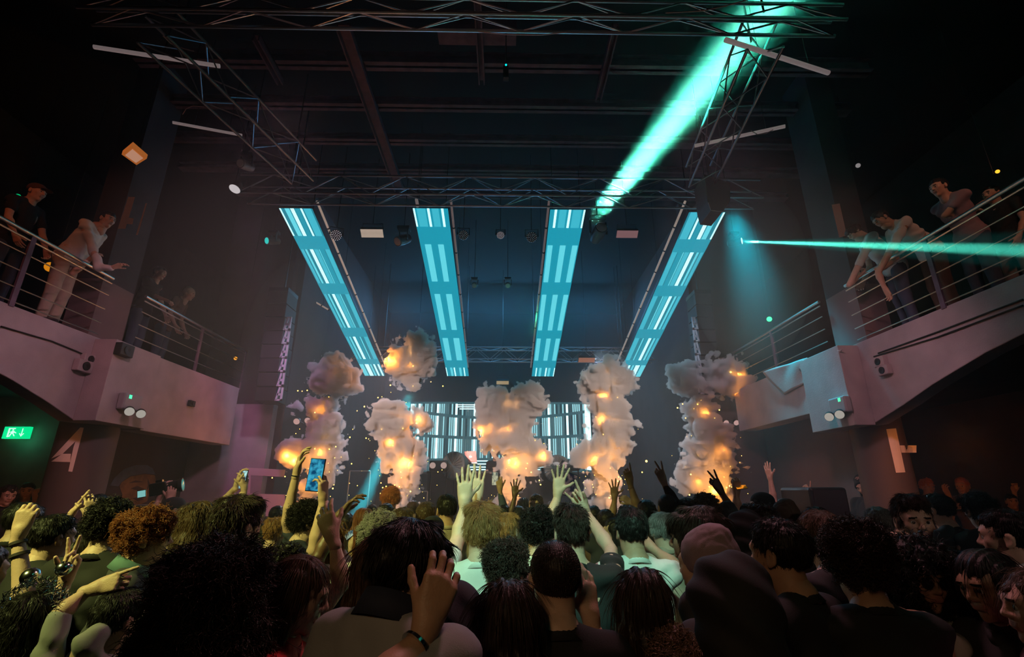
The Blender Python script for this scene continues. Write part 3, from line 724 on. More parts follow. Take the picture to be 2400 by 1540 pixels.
def hung_speaker():
    c = atY(1690, 462, 7.0)
    t = empty('hanging_speaker', c, 'black tapered speaker hanging in front of the rightmost cyan panel', 'speaker')
    m = MB(); p = [atY(1650, 408, 6.9), atY(1712, 428, 6.9), atY(1712, 470, 6.9), atY(1693, 497, 6.9), atY(1665, 494, 6.9), atY(1658, 470, 6.9)]
    m.prism(p, (0, .45, 0)); m.build('cabinet', M_BLACK, t, bevel=.01)
    MB().tube([c + Vector((0, .3, .3)), (c.x, c.y + .3, 8.69)], .02, 6).build('chain', M_BLKM, t)
    MB().tube([atY(1660, 475, 6.88), atY(1666, 493, 6.88), atY(1694, 496, 6.88)], .006, 6).build('grille_edge', M_STEEL, t)
hung_speaker()

# ------------------------------------------------------------------ white tubes and segmented tube rails
def tube_light(p0, p1, r, label, nseg=1, mt=None, grp='white tube lights under the ceiling', drop=True):
    t = empty('tube_light', (Vector(p0) + Vector(p1)) / 2, label, 'light', grp); p0, p1 = Vector(p0), Vector(p1)
    for i in range(nseg):
        a = p0.lerp(p1, i / nseg); b = p0.lerp(p1, (i + (.94 if nseg > 1 else 1)) / nseg)
        MB().tube([a, b], r, 10).build('tube', mt or M_TUBEW, t, True)
        if nseg > 1: MB().lathe(b, (b - a).normalized(), [(0, r * 1.3), (.03, r * 1.3)], 10).build('joint', M_BLKM, t)
    for f in (.3, .8): q = p0.lerp(p1, f); MB().tube([q, (q.x, q.y, 8.69)], .004, 4).build('hanging_wire', M_BLKM, t)
WT = mat('tube_white', (.75, .68, .64), .4, emit=(.55, .42, .42), estr=.22)
tube_light(atZ(220, 110, 7), atZ(515, 155, 7), .026, 'long white tube at the upper left, tilted down to the right', mt=WT)
tube_light(atZ(405, 287, 7), atZ(567, 317, 7), .022, 'white tube below the long one on the left, ending at the truss', mt=WT)
tube_light(atZ(1700, 93, 7), atZ(1942, 171, 7), .03, 'white tube at the upper right crossing the green beam', mt=WT)
tube_light(atZ(1628, 342, 7), atZ(1840, 296, 7), .028, 'white tube below the green beam, tilted up to the right', mt=WT)
RT = mat('tube_pink', (.7, .58, .52), .4, emit=(.6, .46, .38), estr=.38)
RT2 = mat('tube_dim', (.4, .3, .3), .4, emit=(.3, .22, .22), estr=.25)
def rail_pts(xa, ya, xb, yb):
    o = Vector((0, PY1, PZ1 + .02)); r_ = []
    for x, y in ((xa, ya), (xb, yb)):
        d = ray(x, y); r_.append(CAM + d * ((o - CAM).dot(PN) / d.dot(PN)))
    return r_
for (p, n, mt, lb) in (((743, 472, 905, 862), 9, RT, 'segmented tube rail right of the leftmost cyan panel'), ((1057, 470, 1097, 862), 9, RT2, 'segmented tube rail right of the second cyan panel'), ((1287, 470, 1244, 862), 9, RT2, 'segmented tube rail left of the third cyan panel'), ((1606, 472, 1446, 850), 9, RT, 'segmented tube rail left of the rightmost cyan panel')):
    tube_light(*rail_pts(*p), .022, lb, n, mt, 'segmented tube rails beside the cyan panels', False)
tube_light(atY(976, 467, 7.9), atY(979, 484, 7.9), .03, 'short pale tube stub above the second cyan panel', 1, WT, 'segmented tube rails beside the cyan panels', False)
tube_light(atY(700, 685, 11.0), atY(770, 726, 11.5), .02, 'slanting segmented tube left of the leftmost cyan panel', 4, RT, 'segmented tube rails beside the cyan panels', False)

# ceiling spots and little lights on the side walls
def square_lamp():
    t = empty('ceiling_lamp', atZ(313, 362, 5.9), 'square warm ceiling lamp above the left balcony', 'light')
    q = [atZ(*p, 5.9) for p in ((309, 342), (344, 372), (320, 387), (285, 362))]
    MB().prism(q, (0, 0, .06)).build('frame', mat('lamp_orange', (.6, .22, .05), .4, emit=(.8, .22, .04), estr=.35), t)
    c = sum(q, Vector()) / 4; q2 = [c + (p - c) * .72 - Vector((0, 0, .004)) for p in q]
    MB().add(q2, [(0, 1, 2, 3)]).build('diffuser', glow('lamp_warm', (.55, .27, .17), .8), t)
    MB().tube([c, (c.x, c.y, 8.69)], .01, 5).build('rod', M_BLKM, t)
square_lamp()
def dot_light(px, py, r, p, label, col, st, grp='small lights on the dark side walls'):
    c = p; t = empty('small_light', c, label, 'light', grp); R = r * c.y / 1110
    MB().lathe(c, (-c + CAM).normalized(), [(-.05, R * .7), (0, R), (R * .4, R * .8), (R * .7, R * .3), (R * .75, .001)], 14).build('bulb', glow('dl_%d' % px, col, st), t, True)
    MB().lathe(c, (c - CAM).normalized(), [(.0, R * 1.1), (.06, R * 1.1)], 14).build('holder', M_BLKM, t)
    if c.z > 2.5: MB().tube([c + Vector((0, .05, 0)), (c.x, c.y + .05, 8.69)], .005, 4).build('hanging_rod', M_BLKM, t)
for a in ((300, 412, 6, 7, 'round amber lamp below the square ceiling lamp', (.42, .18, .08), .7), (277, 393, 5, 7, 'small grey lamp left of the amber one, under the square lamp', (.25, .22, .2), .5), (282, 382, 2.5, 7, 'tiny green light beside the square ceiling lamp', (0, .9, .35), .9), (118, 626, 12, 6.2, 'round orange lamp glowing behind the left balcony railing', (.85, .28, .01), .7), (42, 460, 6, 7, 'small green light at the far left above the balcony', (0, .55, .16), .9),
          (1988, 407, 5, 7, 'small pale light above the right balcony, lower one', (.35, .33, .2), .6), (1985, 396, 2.5, 7, 'tiny green light above the right balcony', (0, .9, .4), .9), (2011, 388, 6, 7, 'small pale square light above the right balcony, upper one', (.36, .33, .33), .6), (2338, 402, 5, 5, 'small yellow lamp above the right balcony railing', (1, .45, .03), 1.6), (1803, 748, 6, 10, 'bright green laser point beyond the right railing', (.05, 1, .3), 2.5), (552, 840, 4, 10, 'tiny orange light on the dark wall left of the speaker tower', (.9, .35, .02), 1), (2021, 603, 4, 6.5, 'tiny amber light beside the person leaning at the right pier', (1, .5, .1), 1.4),
          (1186, 152, 3, 5.2, 'tiny cyan pilot light on the box hanging from the middle of the ceiling', (0, .9, .9), 1.2)):
    dot_light(a[0], a[1], a[2], atY(a[0], a[1], a[3]), a[4], a[5], a[6])
lamp('POINT', 'green_laser_light', atY(1803, 752, 9.8), 2.5, (.05, 1, .25), size=.05)
# box that hangs from the ceiling on a chain
t = empty('hanging_box', atY(1186, 165, 5.3), 'little dark box hanging on a chain under the ceiling beams', 'box')
a, b = atY(1179, 180, 5.3), atY(1192, 153, 5.3); MB().box((a.x, 5.3, a.z), (b.x, 5.38, b.z)).build('case', M_BLKM, t, bevel=.005)
MB().tube([((a.x + b.x) / 2, 5.34, b.z), ((a.x + b.x) / 2, 5.34, 8.69)], .01, 6).build('chain', M_STEEL, t)
c = atZ(1080, 88, 8.0); struct(MB().box((atZ(1027, 88, 8).x, atZ(1100, 72, 8).y, 8.0), (atZ(1120, 88, 8).x, atZ(1100, 106, 8).y, 8.4)).build('trim_duct_left', M_BEAM))
struct(MB().box((atZ(1127, 88, 8).x, atZ(1100, 72, 8).y, 8.0), (atZ(1210, 88, 8).x, atZ(1100, 106, 8).y, 8.4)).build('trim_duct_right', M_BEAM))
for pts, lb in (([(382, 84), (400, 102), (428, 113), (455, 120)], 'thin reddish cable looping from the top left truss'), ([(428, 268), (436, 255), (452, 248), (478, 250)], 'pale cable curl left of the second white tube'), ([(1760, 306), (1775, 315), (1795, 313), (1812, 304)], 'pale cable sagging under the right white tube'), ([(1120, 74), (1190, 81), (1270, 82), (1330, 75)], 'thin cable sagging under the middle of the top truss'), ([(1560, 30), (1640, 26), (1700, 14), (1750, 0)], 'thin greenish cable rising at the right end of the top truss')):
    tag(MB().tube([atZ(x, y, 6.95 if 'top truss' not in lb else 6.45) for x, y in pts], .006, 5).build('loose_cable', mat('cable_pink', (.55, .35, .33), .4), None, True), lb, 'cable')

# ------------------------------------------------------------------ on the stage
def dj_desk():
    t = empty('dj_desk', (-.05, 13.2, 1.15), 'black table behind the middle of the stage edge, with a pink laptop on top', 'table')
    a = atY(1000, 1104, 13.0); b = atY(1300, 1104, 13.0)
    MB().box((a.x, 13.0, a.z - .06), (b.x, 13.9, a.z)).build('table_top', M_BLACK, t, bevel=.01)
    MB().box((a.x + .03, 13.02, 1.16), (b.x - .03, 13.05, a.z - .06)).build('front_cloth', mat('black_cloth', (.015, .015, .017), .9), t)
    for x in (a.x + .08, b.x - .08):
        for y in (13.1, 13.8): MB().tube([(x, y, 1.15), (x, y, a.z - .06)], .02, 6).build('leg', M_BLKM, t)
    zt = a.z
    l = empty('laptop', atY(1103, 1085, 13.1), 'pink laptop lid seen from behind, glowing logo in its middle', 'laptop')
    p = [atY(*q, 13.12) for q in ((1088, 1058), (1116, 1057), (1118, 1083), (1090, 1084))]
    MB().prism(p, (0, .02, 0)).build('lid', mat('rose_lid', (.5, .22, .2), .35, .3, emit=(.7, .3, .28), estr=.08), l, bevel=.004)
    MB().box((p[3].x, 13.14, p[3].z - .02), (p[2].x, 13.4, p[3].z)).build('keyboard_base', M_STEEL, l)
    c = (p[0] + p[2]) / 2; m = MB()
    m.lathe(c + Vector((-.012, -.004, 0)), (0, -1, 0), [(0, .030), (.004, .030)], 16); m.lathe(c + Vector((.014, -.004, 0)), (0, -1, 0), [(0, .028), (.004, .028)], 16)
    m.prism([c + Vector((.0, -.008, .035)), c + Vector((.018, -.008, .055)), c + Vector((.006, -.008, .055))], (0, .004, 0))
    m.build('logo', glow('logo_white', (.95, .9, .85), 1.2), l)
    s = empty('laptop_stand', (c.x, 13.3, zt), 'thin black stand lifting the pink laptop above the table', 'stand')
    for dx in (-.12, .12):
        MB().tube([(c.x + dx, 13.2, zt), (c.x + dx, 13.2, p[3].z - .03)], .01, 6).build('leg', M_BLKM, s)
    MB().box((p[3].x, 13.13, p[3].z - .035), (p[2].x, 13.42, p[3].z - .022)).build('plate', M_BLKM, s)
    for i, (x, lb) in enumerate(((1290, 'dark player unit on the right end of the black table'), (1180, 'dark mixer unit in the middle of the black table'))):
        c = atY(x, 1098, 13.3); u = empty('mixer', (c.x, 13.3, zt), lb, 'mixer')
        MB().box((c.x - .25, 13.2, zt), (c.x + .25, 13.6, zt + .1)).build('case', M_BLKM, u, bevel=.01)
        for k_ in range(4): MB().lathe((c.x - .15 + .1 * k_, 13.35, zt + .1), (0, 0, 1), [(0, .02), (.03, .018)], 10).build('knob', M_STEEL, u)
dj_desk()
def twin_blinder(px, py, Y, label):
    c = atY(px, py, Y); t = empty('twin_blinder_light', (c.x, Y, c.z - .2), label, 'light', 'twin lens lights on the stage'); s = Y / 1110
    MB().box((c.x - 20 * s, Y, c.z - 12 * s), (c.x + 20 * s, Y + .25, c.z + 11 * s)).build('case', M_BLACK, t, bevel=.04)
    for dx in (-12, 12): MB().lathe((c.x + dx * s, Y, c.z), (0, -1, 0), [(-.02, 6.5 * s), (.02, 6.5 * s), (.03, 5 * s), (.035, 2 * s)], 22).build('lens', glow('blinder_pink', (.52, .36, .32), .8), t, True)
    for dx in (-17, 17): MB().tube([(c.x + dx * s, Y + .12, 1.15), (c.x + dx * s, Y + .12, c.z - 10 * s)], .02, 6).build('leg', M_BLKM, t)
twin_blinder(1027, 1091, 12.4, 'twin lens light on a stand at the left of the black table')
twin_blinder(1338, 1090, 12.4, 'twin lens light right of the black table, hazy behind smoke')
for px, py, lb in ((1066, 1092, 'big round drum shaped monitor fan beside the left twin lens light'), (1308, 1100, 'big round drum shaped monitor fan right of the black table')):
    c = atY(px, py, 12.6); t = empty('stage_fan', (c.x, 12.6, 1.15), lb, 'fan', 'round fans on the stage')
    MB().lathe(c, (-.5, -1, .1), [(-.15, .30), (-.1, .34), (.1, .34), (.13, .3), (.1, .1)], 28).build('drum', mat('fan_grey', (.14, .15, .15), .4), t, True)
    m = MB()
    d = Vector((-.5, -1, .1)).normalized(); u = d.cross(Vector((0, 0, 1))).normalized(); w_ = u.cross(d)
    for k_ in range(10):
        a_ = PI * k_ / 10; m.tube([c + d * .14 + (u * math.cos(a_) + w_ * math.sin(a_)) * .31, c + d * .14 - (u * math.cos(a_) + w_ * math.sin(a_)) * .31], .006, 4)
    m.build('grille', M_STEEL, t)
    MB().tube([(c.x, 12.65, 1.15), (c.x, 12.65, c.z - .3)], .03, 8).build('stand', M_BLKM, t)
# steel barrier rails glimpsed between heads
for (x0, y0, x1, y1, Y, lb) in ((205, 1196, 300, 1190, 5.6, 'shiny steel rail beside the painted mural, left piece'), (296, 1189, 455, 1182, 5.6, 'shiny steel rail under the painted mural behind the raised camera')):
    t = empty('barrier_rail', atY((x0 + x1) / 2, 1250, Y), lb, 'railing', 'steel rails at the left side of the floor')
    a, b = atY(x0, y0, Y), atY(x1, y1, Y)
    MB().tube([a, b], .022, 10).build('handrail', M_STEEL, t, True)
    for f in (.1, .9): q = a.lerp(b, f); MB().tube([q, (q.x, q.y, 0)], .02, 8).build('post', M_STEEL, t, True)
# tables of gear and low frames near the smoke machines
for (x0, y0, x1, y1, Y, lb) in ((820, 1104, 868, 1165, 11.0, 'thin metal frame standing on the stage left of the second smoke column'), (968, 1152, 1002, 1185, 10.9, 'small bright frame on the stage right of the second smoke column'), (1395, 1188, 1435, 1215, 10.9, 'low frame glowing orange under the fourth smoke column')):
    t = empty('metal_frame', atY((x0 + x1) / 2, y1, Y), lb, 'frame', 'little metal frames at the stage edge')
    a, b = atY(x0, y0, Y), atY(x1, y0, Y)
    MB().tube([(a.x, Y, 1.15), a], .014, 6).build('post', M_STEEL, t); MB().tube([(b.x, Y, 1.15), b], .014, 6).build('post', M_STEEL, t); MB().tube([a, b], .014, 6).build('crossbar', M_STEEL, t)
# sparks in the air
def sparks():
    rnd = random.Random(11); m = MB()
    pts = [(1010, 895, 2.5), (915, 903, 4), (968, 905, 3), (1038, 905, 3.2), (854, 953, 4), (886, 932, 3), (895, 930, 2), (837, 963, 2.5), (820, 1025, 3.5), (858, 1027, 3), (864, 1029, 2), (824, 1087, 3), (698, 916, 3), (708, 917, 2.5), (720, 915, 3), (738, 967, 3), (728, 1050, 3.5), (772, 1053, 3), (787, 1047, 3), (780, 1145, 4), (738, 1052, 2.5), (675, 1070, 4), (679, 1082, 3), (903, 842, 5), (968, 858, 4), (894, 1007, 4), (944, 1004, 4), (978, 983, 5), (976, 992, 4), (913, 1036, 3), (921, 1045, 3), (960, 1085, 4), (946, 1082, 3), (1131, 1012, 5), (1194, 1080, 8), (1193, 1085, 4), (1233, 1098, 3), (1236, 1086, 3), (1254, 1032, 4), (1245, 1107, 3), (1210, 1127, 3.5), (1264, 1126, 3.5), (1267, 1136, 3.5), (1370, 1166, 4), (1428, 1167, 4), (1450, 1118, 3), (1455, 1122, 3), (1448, 1128, 3), (1467, 1103, 3), (1505, 1107, 3.5), (1515, 1081, 6), (1447, 932, 3.5), (1415, 986, 4), (1414, 1018, 2.5), (1423, 892, 3), (1588, 956, 4), (1600, 947, 3), (1607, 980, 3), (1635, 948, 4), (1686, 961, 3.5), (1712, 872, 5), (1730, 876, 3), (1688, 1064, 5), (1637, 1067, 3), (1619, 1112, 3.5), (1697, 1118, 4), (1703, 1143, 4), (1710, 1139, 4), (1722, 1130, 4), (1662, 1141, 4), (1616, 1160, 4), (1668, 1168, 4), (1675, 980, 2.5), (1734, 1084, 2), (1770, 930, 2), (1750, 959, 2), (1761, 970, 2), (1210, 1165, 3), (905, 1140, 3), (893, 1132, 2.5), (897, 1143, 3), (925, 1137, 3), (936, 1141, 3), (962, 1152, 4), (991, 1182, 4), (712, 1182, 4), (638, 1120, 3), (668, 1117, 3)]
    for x, y, r in pts:
        c = atY(x, y, 9.6 + rnd.random() * .25); R = r * 9.7 / 1110 * .42
        m.lathe(c - Vector((0, 0, R)), (0, 0, 1), [(0, R * .1), (R * .5, R * .8), (R, R), (R * 1.5, R * .8), (R * 2, R * .1)], 8)
    for i in range(260):
        cx = rnd.choice((745, 935, 1205, 1420, 1655)); x = rnd.gauss(cx, 45); y = rnd.triangular(900, 1200, 1160)
        c = atY(x, y, 9.7 + rnd.random() * .4); R = rnd.uniform(.003, .009)
        m.lathe(c - Vector((0, 0, R)), (0, 0, 1), [(0, R * .2), (R, R), (R * 2, R * .2)], 5)
    o = m.build('sparks', glow('spark', (1, .50, .08), 9)); tag(o, 'tiny glowing orange sparks flying around the smoke columns', 'sparks', kind='stuff')
sparks()
# ------------------------------------------------------------------ smoke columns shot up from the stage front
def smoke_mat():
    m = bpy.data.materials.new('dense_smoke'); m.use_nodes = True; nt = m.node_tree; nt.nodes.clear()
    s = nt.nodes.new('ShaderNodeVolumeScatter'); s.inputs['Density'].default_value = 20; s.inputs['Color'].default_value = (.96, .93, .92, 1); s.inputs['Anisotropy'].default_value = .0
    out = nt.nodes.new('ShaderNodeOutputMaterial'); nt.links.new(s.outputs[0], out.inputs['Volume'])
    return m
M_SMOKE = smoke_mat()
def billow(P):
    a = 0
    for sc, am, sd in ((2.6, .07, 1), (5.5, .065, 2), (11, .036, 3), (22, .022, 4), (44, .011, 5)):
        a = a + am * (1 - 3.2 * np.abs(vnoise(P, sc, sd))) 
    return a - .01
def smoke(blobs, label, Y=9.95, h=.024, dens=None):
    pr = []
    for b in blobs:
        px, py, r = b[:3]; dy = b[3] if len(b) > 3 else 0; sq = b[4] if len(b) > 4 else 1
        c = atY(px, py, Y + dy); R = r * (Y + dy) / 1110. * 1.04
        pr.append(('e', tuple(c), (R, R, R * sq), None, .13))
    V, F = sdf_mesh(pr, h, .13, warp=(billow, .2))
    me = fast_mesh('smoke_column', V, F, M_SMOKE)
    o = link(me, 'smoke_column'); c = V.mean(0); 
    me.transform(Matrix.Translation((-c[0], -c[1], -V[:, 2].min()))); o.location = (c[0], c[1], V[:, 2].min())
    tag(o, label, 'smoke', 'smoke columns along the stage front')
    return o
PLUMES = [
 ([(785, 885, 50, 0, .85), (755, 878, 28), (815, 900, 30), (770, 945, 26), (735, 955, 18), (712, 957, 8), (768, 985, 34), (765, 1020, 36), (745, 1050, 38), (700, 1062, 30), (675, 1062, 18), (765, 1075, 32), (748, 1110, 22), (735, 1150, 20), (730, 1190, 22)],
  'leftmost pale smoke column with a rounded cap, behind the raised phone'),
 ([(935, 840, 30), (985, 840, 34), (975, 815, 24), (960, 862, 34), (975, 885, 16), (975, 905, 9)], 'detached heart shaped smoke puff floating above the second column'),
 ([(905, 985, 36), (930, 965, 24), (980, 980, 24), (930, 1010, 36), (945, 1050, 38), (965, 1075, 28), (925, 1080, 26), (955, 1110, 28), (960, 1145, 20), (945, 1180, 20), (950, 1205, 16)], 'second smoke column from the left, crossed by the cyan beam'),
 ([(1145, 945, 30), (1180, 955, 36), (1240, 940, 28), (1250, 925, 16), (1150, 985, 34), (1210, 990, 36), (1165, 1025, 36), (1210, 1040, 36), (1255, 1065, 30), (1280, 1070, 16), (1205, 1075, 30), (1195, 1110, 26), (1240, 1105, 18), (1200, 1145, 24), (1185, 1180, 24)], 'middle smoke column with a broad flat head in front of the video wall'),
 ([(1395, 890, 36), (1450, 890, 36), (1420, 875, 30), (1425, 925, 38), (1435, 965, 38), (1430, 1005, 42), (1440, 1035, 36), (1395, 1060, 34), (1365, 1075, 22), (1420, 1060, 34), (1420, 1110, 26), (1410, 1150, 26), (1425, 1195, 26)], 'fourth smoke column covering the right edge of the video wall'),
 ([(1612, 890, 40), (1655, 888, 42), (1680, 892, 40), (1705, 885, 42), (1725, 900, 22), (1645, 940, 28), (1640, 975, 32), (1655, 1015, 38), (1690, 1030, 22), (1655, 1060, 40), (1685, 1085, 34), (1630, 1110, 36), (1670, 1125, 36), (1625, 1130, 28), (1665, 1165, 26)], 'rightmost smoke column with a mushroom cap glowing orange'),
]
for b, l in PLUMES: smoke(b, l)
GLOWS = [(672, 1068), (745, 960), (750, 1060), (908, 843), (960, 855), (983, 985), (915, 1035), (950, 1085), (1128, 1010), (1205, 1085), (1270, 1070), (1150,1000), (1415, 930), (1411, 985), (1395, 1080), (1440,1040), (1718, 870), (1730, 900), (1690, 1060), (1640, 1130), (1650, 970), (1690,1110), (1735, 885), (1725, 915), (1675, 1150), (925, 850), (690, 1080), (1180, 1010)]
for i, (x, y) in enumerate(GLOWS): lamp('POINT', 'pyro_glow', atY(x, y, 9.8), 22, (1, .28, .03), size=.05)
for (x, y) in ((785, 880), (760, 1010), (750, 1080), (965, 835), (935, 990), (950, 1090), (1190, 950), (1180, 1020), (1230, 1060), (1425, 890), (1430, 990), (1420, 1060), (1655, 885), (1655, 1000), (1660, 1100)): lamp('POINT', 'smoke_inner_fill', atY(x, y, 9.95), 105, (1, .38, .12), size=.12)  # unseen point lamps added inside the smoke as peach fill
# ------------------------------------------------------------------ people
def skin_mat(name, col, rough=.5):
    m = mat(name, col, rough, noise=(30, .06), bump=(220, .12)); p = m.node_tree.nodes['Principled BSDF']
    p.inputs['Subsurface Weight'].default_value = .0
    return m
SKIN = {'fair': skin_mat('skin_fair', (.62, .40, .30)), 'tan': skin_mat('skin_tan', (.46, .27, .18)), 'dark': skin_mat('skin_dark', (.13, .065, .04), .42)}
M_LIP = mat('lips', (.40, .20, .16), .4); M_EYEW = mat('eye_white', (.7, .68, .65), .2); M_IRIS = mat('iris', (.04, .025, .02), .15)
def hair_mat(name, col, r=.42):
    m = mat(name, col, r); nt = m.node_tree; n = nt.nodes
    p = n['Principled BSDF']; p.inputs['Specular IOR Level'].default_value = .28; tc = n.new('ShaderNodeTexCoord'); mp = n.new('ShaderNodeMapping'); mp.inputs['Scale'].default_value = (160, 160, 14)
    t = n.new('ShaderNodeTexNoise'); t.inputs['Scale'].default_value = 1.0; t.inputs['Detail'].default_value = 3
    b = n.new('ShaderNodeBump'); b.inputs['Strength'].default_value = .8; b.inputs['Distance'].default_value = .004
    nt.links.new(tc.outputs['Object'], mp.inputs['Vector']); nt.links.new(mp.outputs[0], t.inputs['Vector']); nt.links.new(t.outputs['Fac'], b.inputs['Height']); nt.links.new(b.outputs[0], p.inputs['Normal'])
    return m
HAIR = {'black': hair_mat('hair_black', (.007, .0055, .0055)), 'dark': hair_mat('hair_dark_brown', (.013, .008, .0065)), 'brown': hair_mat('hair_brown', (.055, .030, .018)), 'auburn': hair_mat('hair_auburn', (.12, .038, .013)),
        'blond': hair_mat('hair_blond', (.12, .055, .02)), 'grey': hair_mat('hair_grey', (.10, .095, .09)), 'ginger': hair_mat('hair_ginger', (.42, .12, .03))}
def cloth(name, col, r=.85):
    return mat('cloth_' + name, col, r, noise=(9, .10), bump=(350, .12))
HAIRS = {k: mat('strand_' + k, tuple(c * q for c in col), .42, spec=.3) for k, col, q in (('black', (.02, .015, .014), .6), ('dark', (.05, .028, .02), .7), ('brown', (.13, .075, .045), 1.0), ('auburn', (.26, .085, .03), 1.0), ('blond', (.34, .16, .055), 1.0), ('grey', (.30, .29, .28), 1.0), ('ginger', (.5, .15, .04), 1.0))}
CL = {'black': (.012, .012, .014), 'char': (.04, .04, .045), 'white': (.72, .73, .72), 'grey': (.28, .28, .29), 'navy': (.02, .025, .05), 'beige': (.42, .34, .26), 'red': (.5, .012, .02), 'denim': (.05, .07, .12),
      'teal': (.10, .20, .20), 'mauve': (.30, .22, .27), 'olive': (.10, .10, .05), 'pink': (.55, .22, .32), 'brown': (.09, .05, .035)}
CLOTH = {k: cloth(k, v) for k, v in CL.items()}
V3 = lambda *a: np.array(a, float)
def nrm(v): return v / max(np.linalg.norm(v), 1e-9)
_cache = {}
def head_mesh(open_mouth=False):
    k = ('head', open_mouth)
    if k in _cache: return _cache[k]
    P = [('e', (0, -.014, .030), (.074, .093, .083)), ('e', (0, .022, -.028), (.060, .066, .078)), ('e', (0, .030, .028), (.064, .060, .050)),
         ('c', (-.026, .012, -.078), (.026, .012, -.078), .030, .030), ('c', (0, .052, -.092), (0, .060, -.096), .022, .020),
         ('c', (-.040, .062, -.016), (-.030, .066, -.030), .018, .016), ('c', (.040, .062, -.016), (.030, .066, -.030), .018, .016),
         ('c', (-.035, .080, .022), (.035, .080, .022), .012, .012),
         ('-', (-.030, .099, .002), (.017, .016, .012), None, .012), ('-', (.030, .099, .002), (.017, .016, .012), None, .012),
         ('c', (0, .086, .010), (0, .104, -.022), .008, .011, .012), ('c', (-.012, .094, -.027), (.012, .094, -.027), .008, .008, .010),
         ('c', (-.018, .083, -.052), (.018, .083, -.052), .0075, .0075, .008), ('c', (-.015, .082, -.062), (.015, .082, -.062), .008, .008, .008),
         ('c', (0, -.018, -.06), (0, -.036, -.175), .056, .060)]
    if open_mouth: P.append(('-', (0, .092, -.058), (.018, .02, .014), None, .004))
    for s in (-1, 1):
        P += [('e', (s * .077, -.008, -.006), (.010, .019, .031), None, .008), ('-', (s * .088, -.002, -.004), (.008, .010, .018), None, .006), ('e', (s * .079, .002, -.03), (.006, .007, .010), None, .006)]
    V, F = sdf_mesh(P, .0052, .022)
    c = V[F].mean(1); mi = np.zeros(len(F), int)
    mi[(np.abs(c[:, 0]) < .024) & (c[:, 1] > .078) & (c[:, 2] < -.044) & (c[:, 2] > -.069)] = 1
    ax = np.abs(c[:, 0]); mi[(ax > .012) & (ax < .048) & (c[:, 1] > .066) & (c[:, 2] > .019 - .12 * (ax - .03) ** 1) & (c[:, 2] < .027 - .1 * (ax - .03))] = 4
    Vs, Fs, ms = [V], [F], [mi]; o = len(V)
    for s in (-1, 1):
        v, f = ball((s * .030, .076, .002), .0125, 10); Vs.append(v); Fs.append(f + o); o += len(v)
        d = v[f].mean(1) - V3(s * .030, .076, .002); m_ = np.where(d[:, 1] > .0098, 3, 2); ms.append(m_)
    _cache[k] = (np.concatenate(Vs), np.concatenate(Fs), np.concatenate(ms)); return _cache[k]
def ball(c, r, n=8):
    V = []; F = []
    for i in range(n + 1):
        for j in range(2 * n):
            a, b = PI * i / n, PI * j / n
            V.append((c[0] + r * math.sin(a) * math.cos(b), c[1] + r * math.cos(a), c[2] + r * math.sin(a) * math.sin(b)))
    for i in range(n):
        for j in range(2 * n): F.append((i * 2 * n + j, i * 2 * n + (j + 1) % (2 * n), (i + 1) * 2 * n + (j + 1) % (2 * n), (i + 1) * 2 * n + j))
    return np.array(V, np.float32), np.array(F)
POSES = {  # curl per finger, sideways spread per finger (index .. little), thumb (out, curl)
    'open': ((6, 4, 6, 10), (13, 4, -5, -15), (48, 8)), 'wide': ((4, 3, 5, 6), (20, 6, -8, -24), (62, 0)), 'relaxed': ((22, 28, 34, 38), (8, 2, -3, -9), (36, 20)), 'point': ((3, 78, 80, 80), (4, 0, -2, -4), (18, 50)),
    'peace': ((4, 5, 80, 80), (14, -8, -2, -4), (14, 55)), 'rock': ((4, 80, 80, 6), (8, 0, -2, -18), (16, 55)), 'fist': ((78, 80, 82, 82), (2, 0, -2, -4), (14, 55)), 'grip': ((40, 44, 46, 50), (6, 2, -2, -8), (42, 22)),
    'flat': ((5, 5, 5, 5), (2, 0, -1, -3), (20, 5)), 'claw': ((34, 30, 26, 30), (14, 5, -4, -14), (50, 25))}
def hand_mesh(pose):
    k = ('hand', pose)
    if k in _cache: return _cache[k]
    curl, spread, th = POSES[pose]; P = []
    R = [((.030, 0, .086), (.040, .025, .021)), ((.010, 0, .091), (.045, .028, .022)), ((-.010, 0, .087), (.041, .026, .021)), ((-.029, 0, .078), (.032, .020, .018))]
    for (root, L), cu, sp, rr in zip(R, curl, spread, (.0092, .0095, .009, .008)):
        P.append(('c', (root[0] * .45, 0, .0), root, .016, .0125, .012))
        p = V3(*root); a = math.radians(cu) * .55
        for i, l in enumerate(L):
            s_ = math.radians(sp)
            d = V3(math.sin(s_) * math.cos(a), math.sin(a), math.cos(s_) * math.cos(a)); q = p + d * l
            P.append(('c', tuple(p), tuple(q), rr * (1 - .08 * i), rr * (.93 - .1 * i), .0045)); p = q; a += math.radians(cu) * (1.0 if i == 0 else .75)
    o, c = map(math.radians, th); p = V3(.018, .004, .018); q = V3(.030 + .014 * math.sin(o), .010 + .012 * math.sin(c), .045)
    P.append(('c', tuple(p), tuple(q), .017, .013, .010)); a = o
    for i, l in enumerate((.034, .027)):
        d = nrm(V3(math.sin(a) * math.cos(c), math.sin(c), math.cos(a))); r_ = q + d * l
        P.append(('c', tuple(q), tuple(r_), .0112 - .001 * i, .0098 - .001 * i, .005)); q = r_; a -= math.radians(14)
    P.append(('c', (0, 0, -.045), (0, 0, .01), .027, .024, .02)); P.append(('e', (.002, .004, .045), (.038, .014, .048), None, .012))
    V, F = sdf_mesh(P, .0042, .008)
    _cache[k] = (V, F); return V, F
def billow_c(amp, sc, seed=5):
    return lambda P: amp * (1 - 2.6 * np.abs(vnoise(P, sc, seed))) + amp * .5 * (1 - 2.6 * np.abs(vnoise(P, sc * 2.1, seed + 1)))
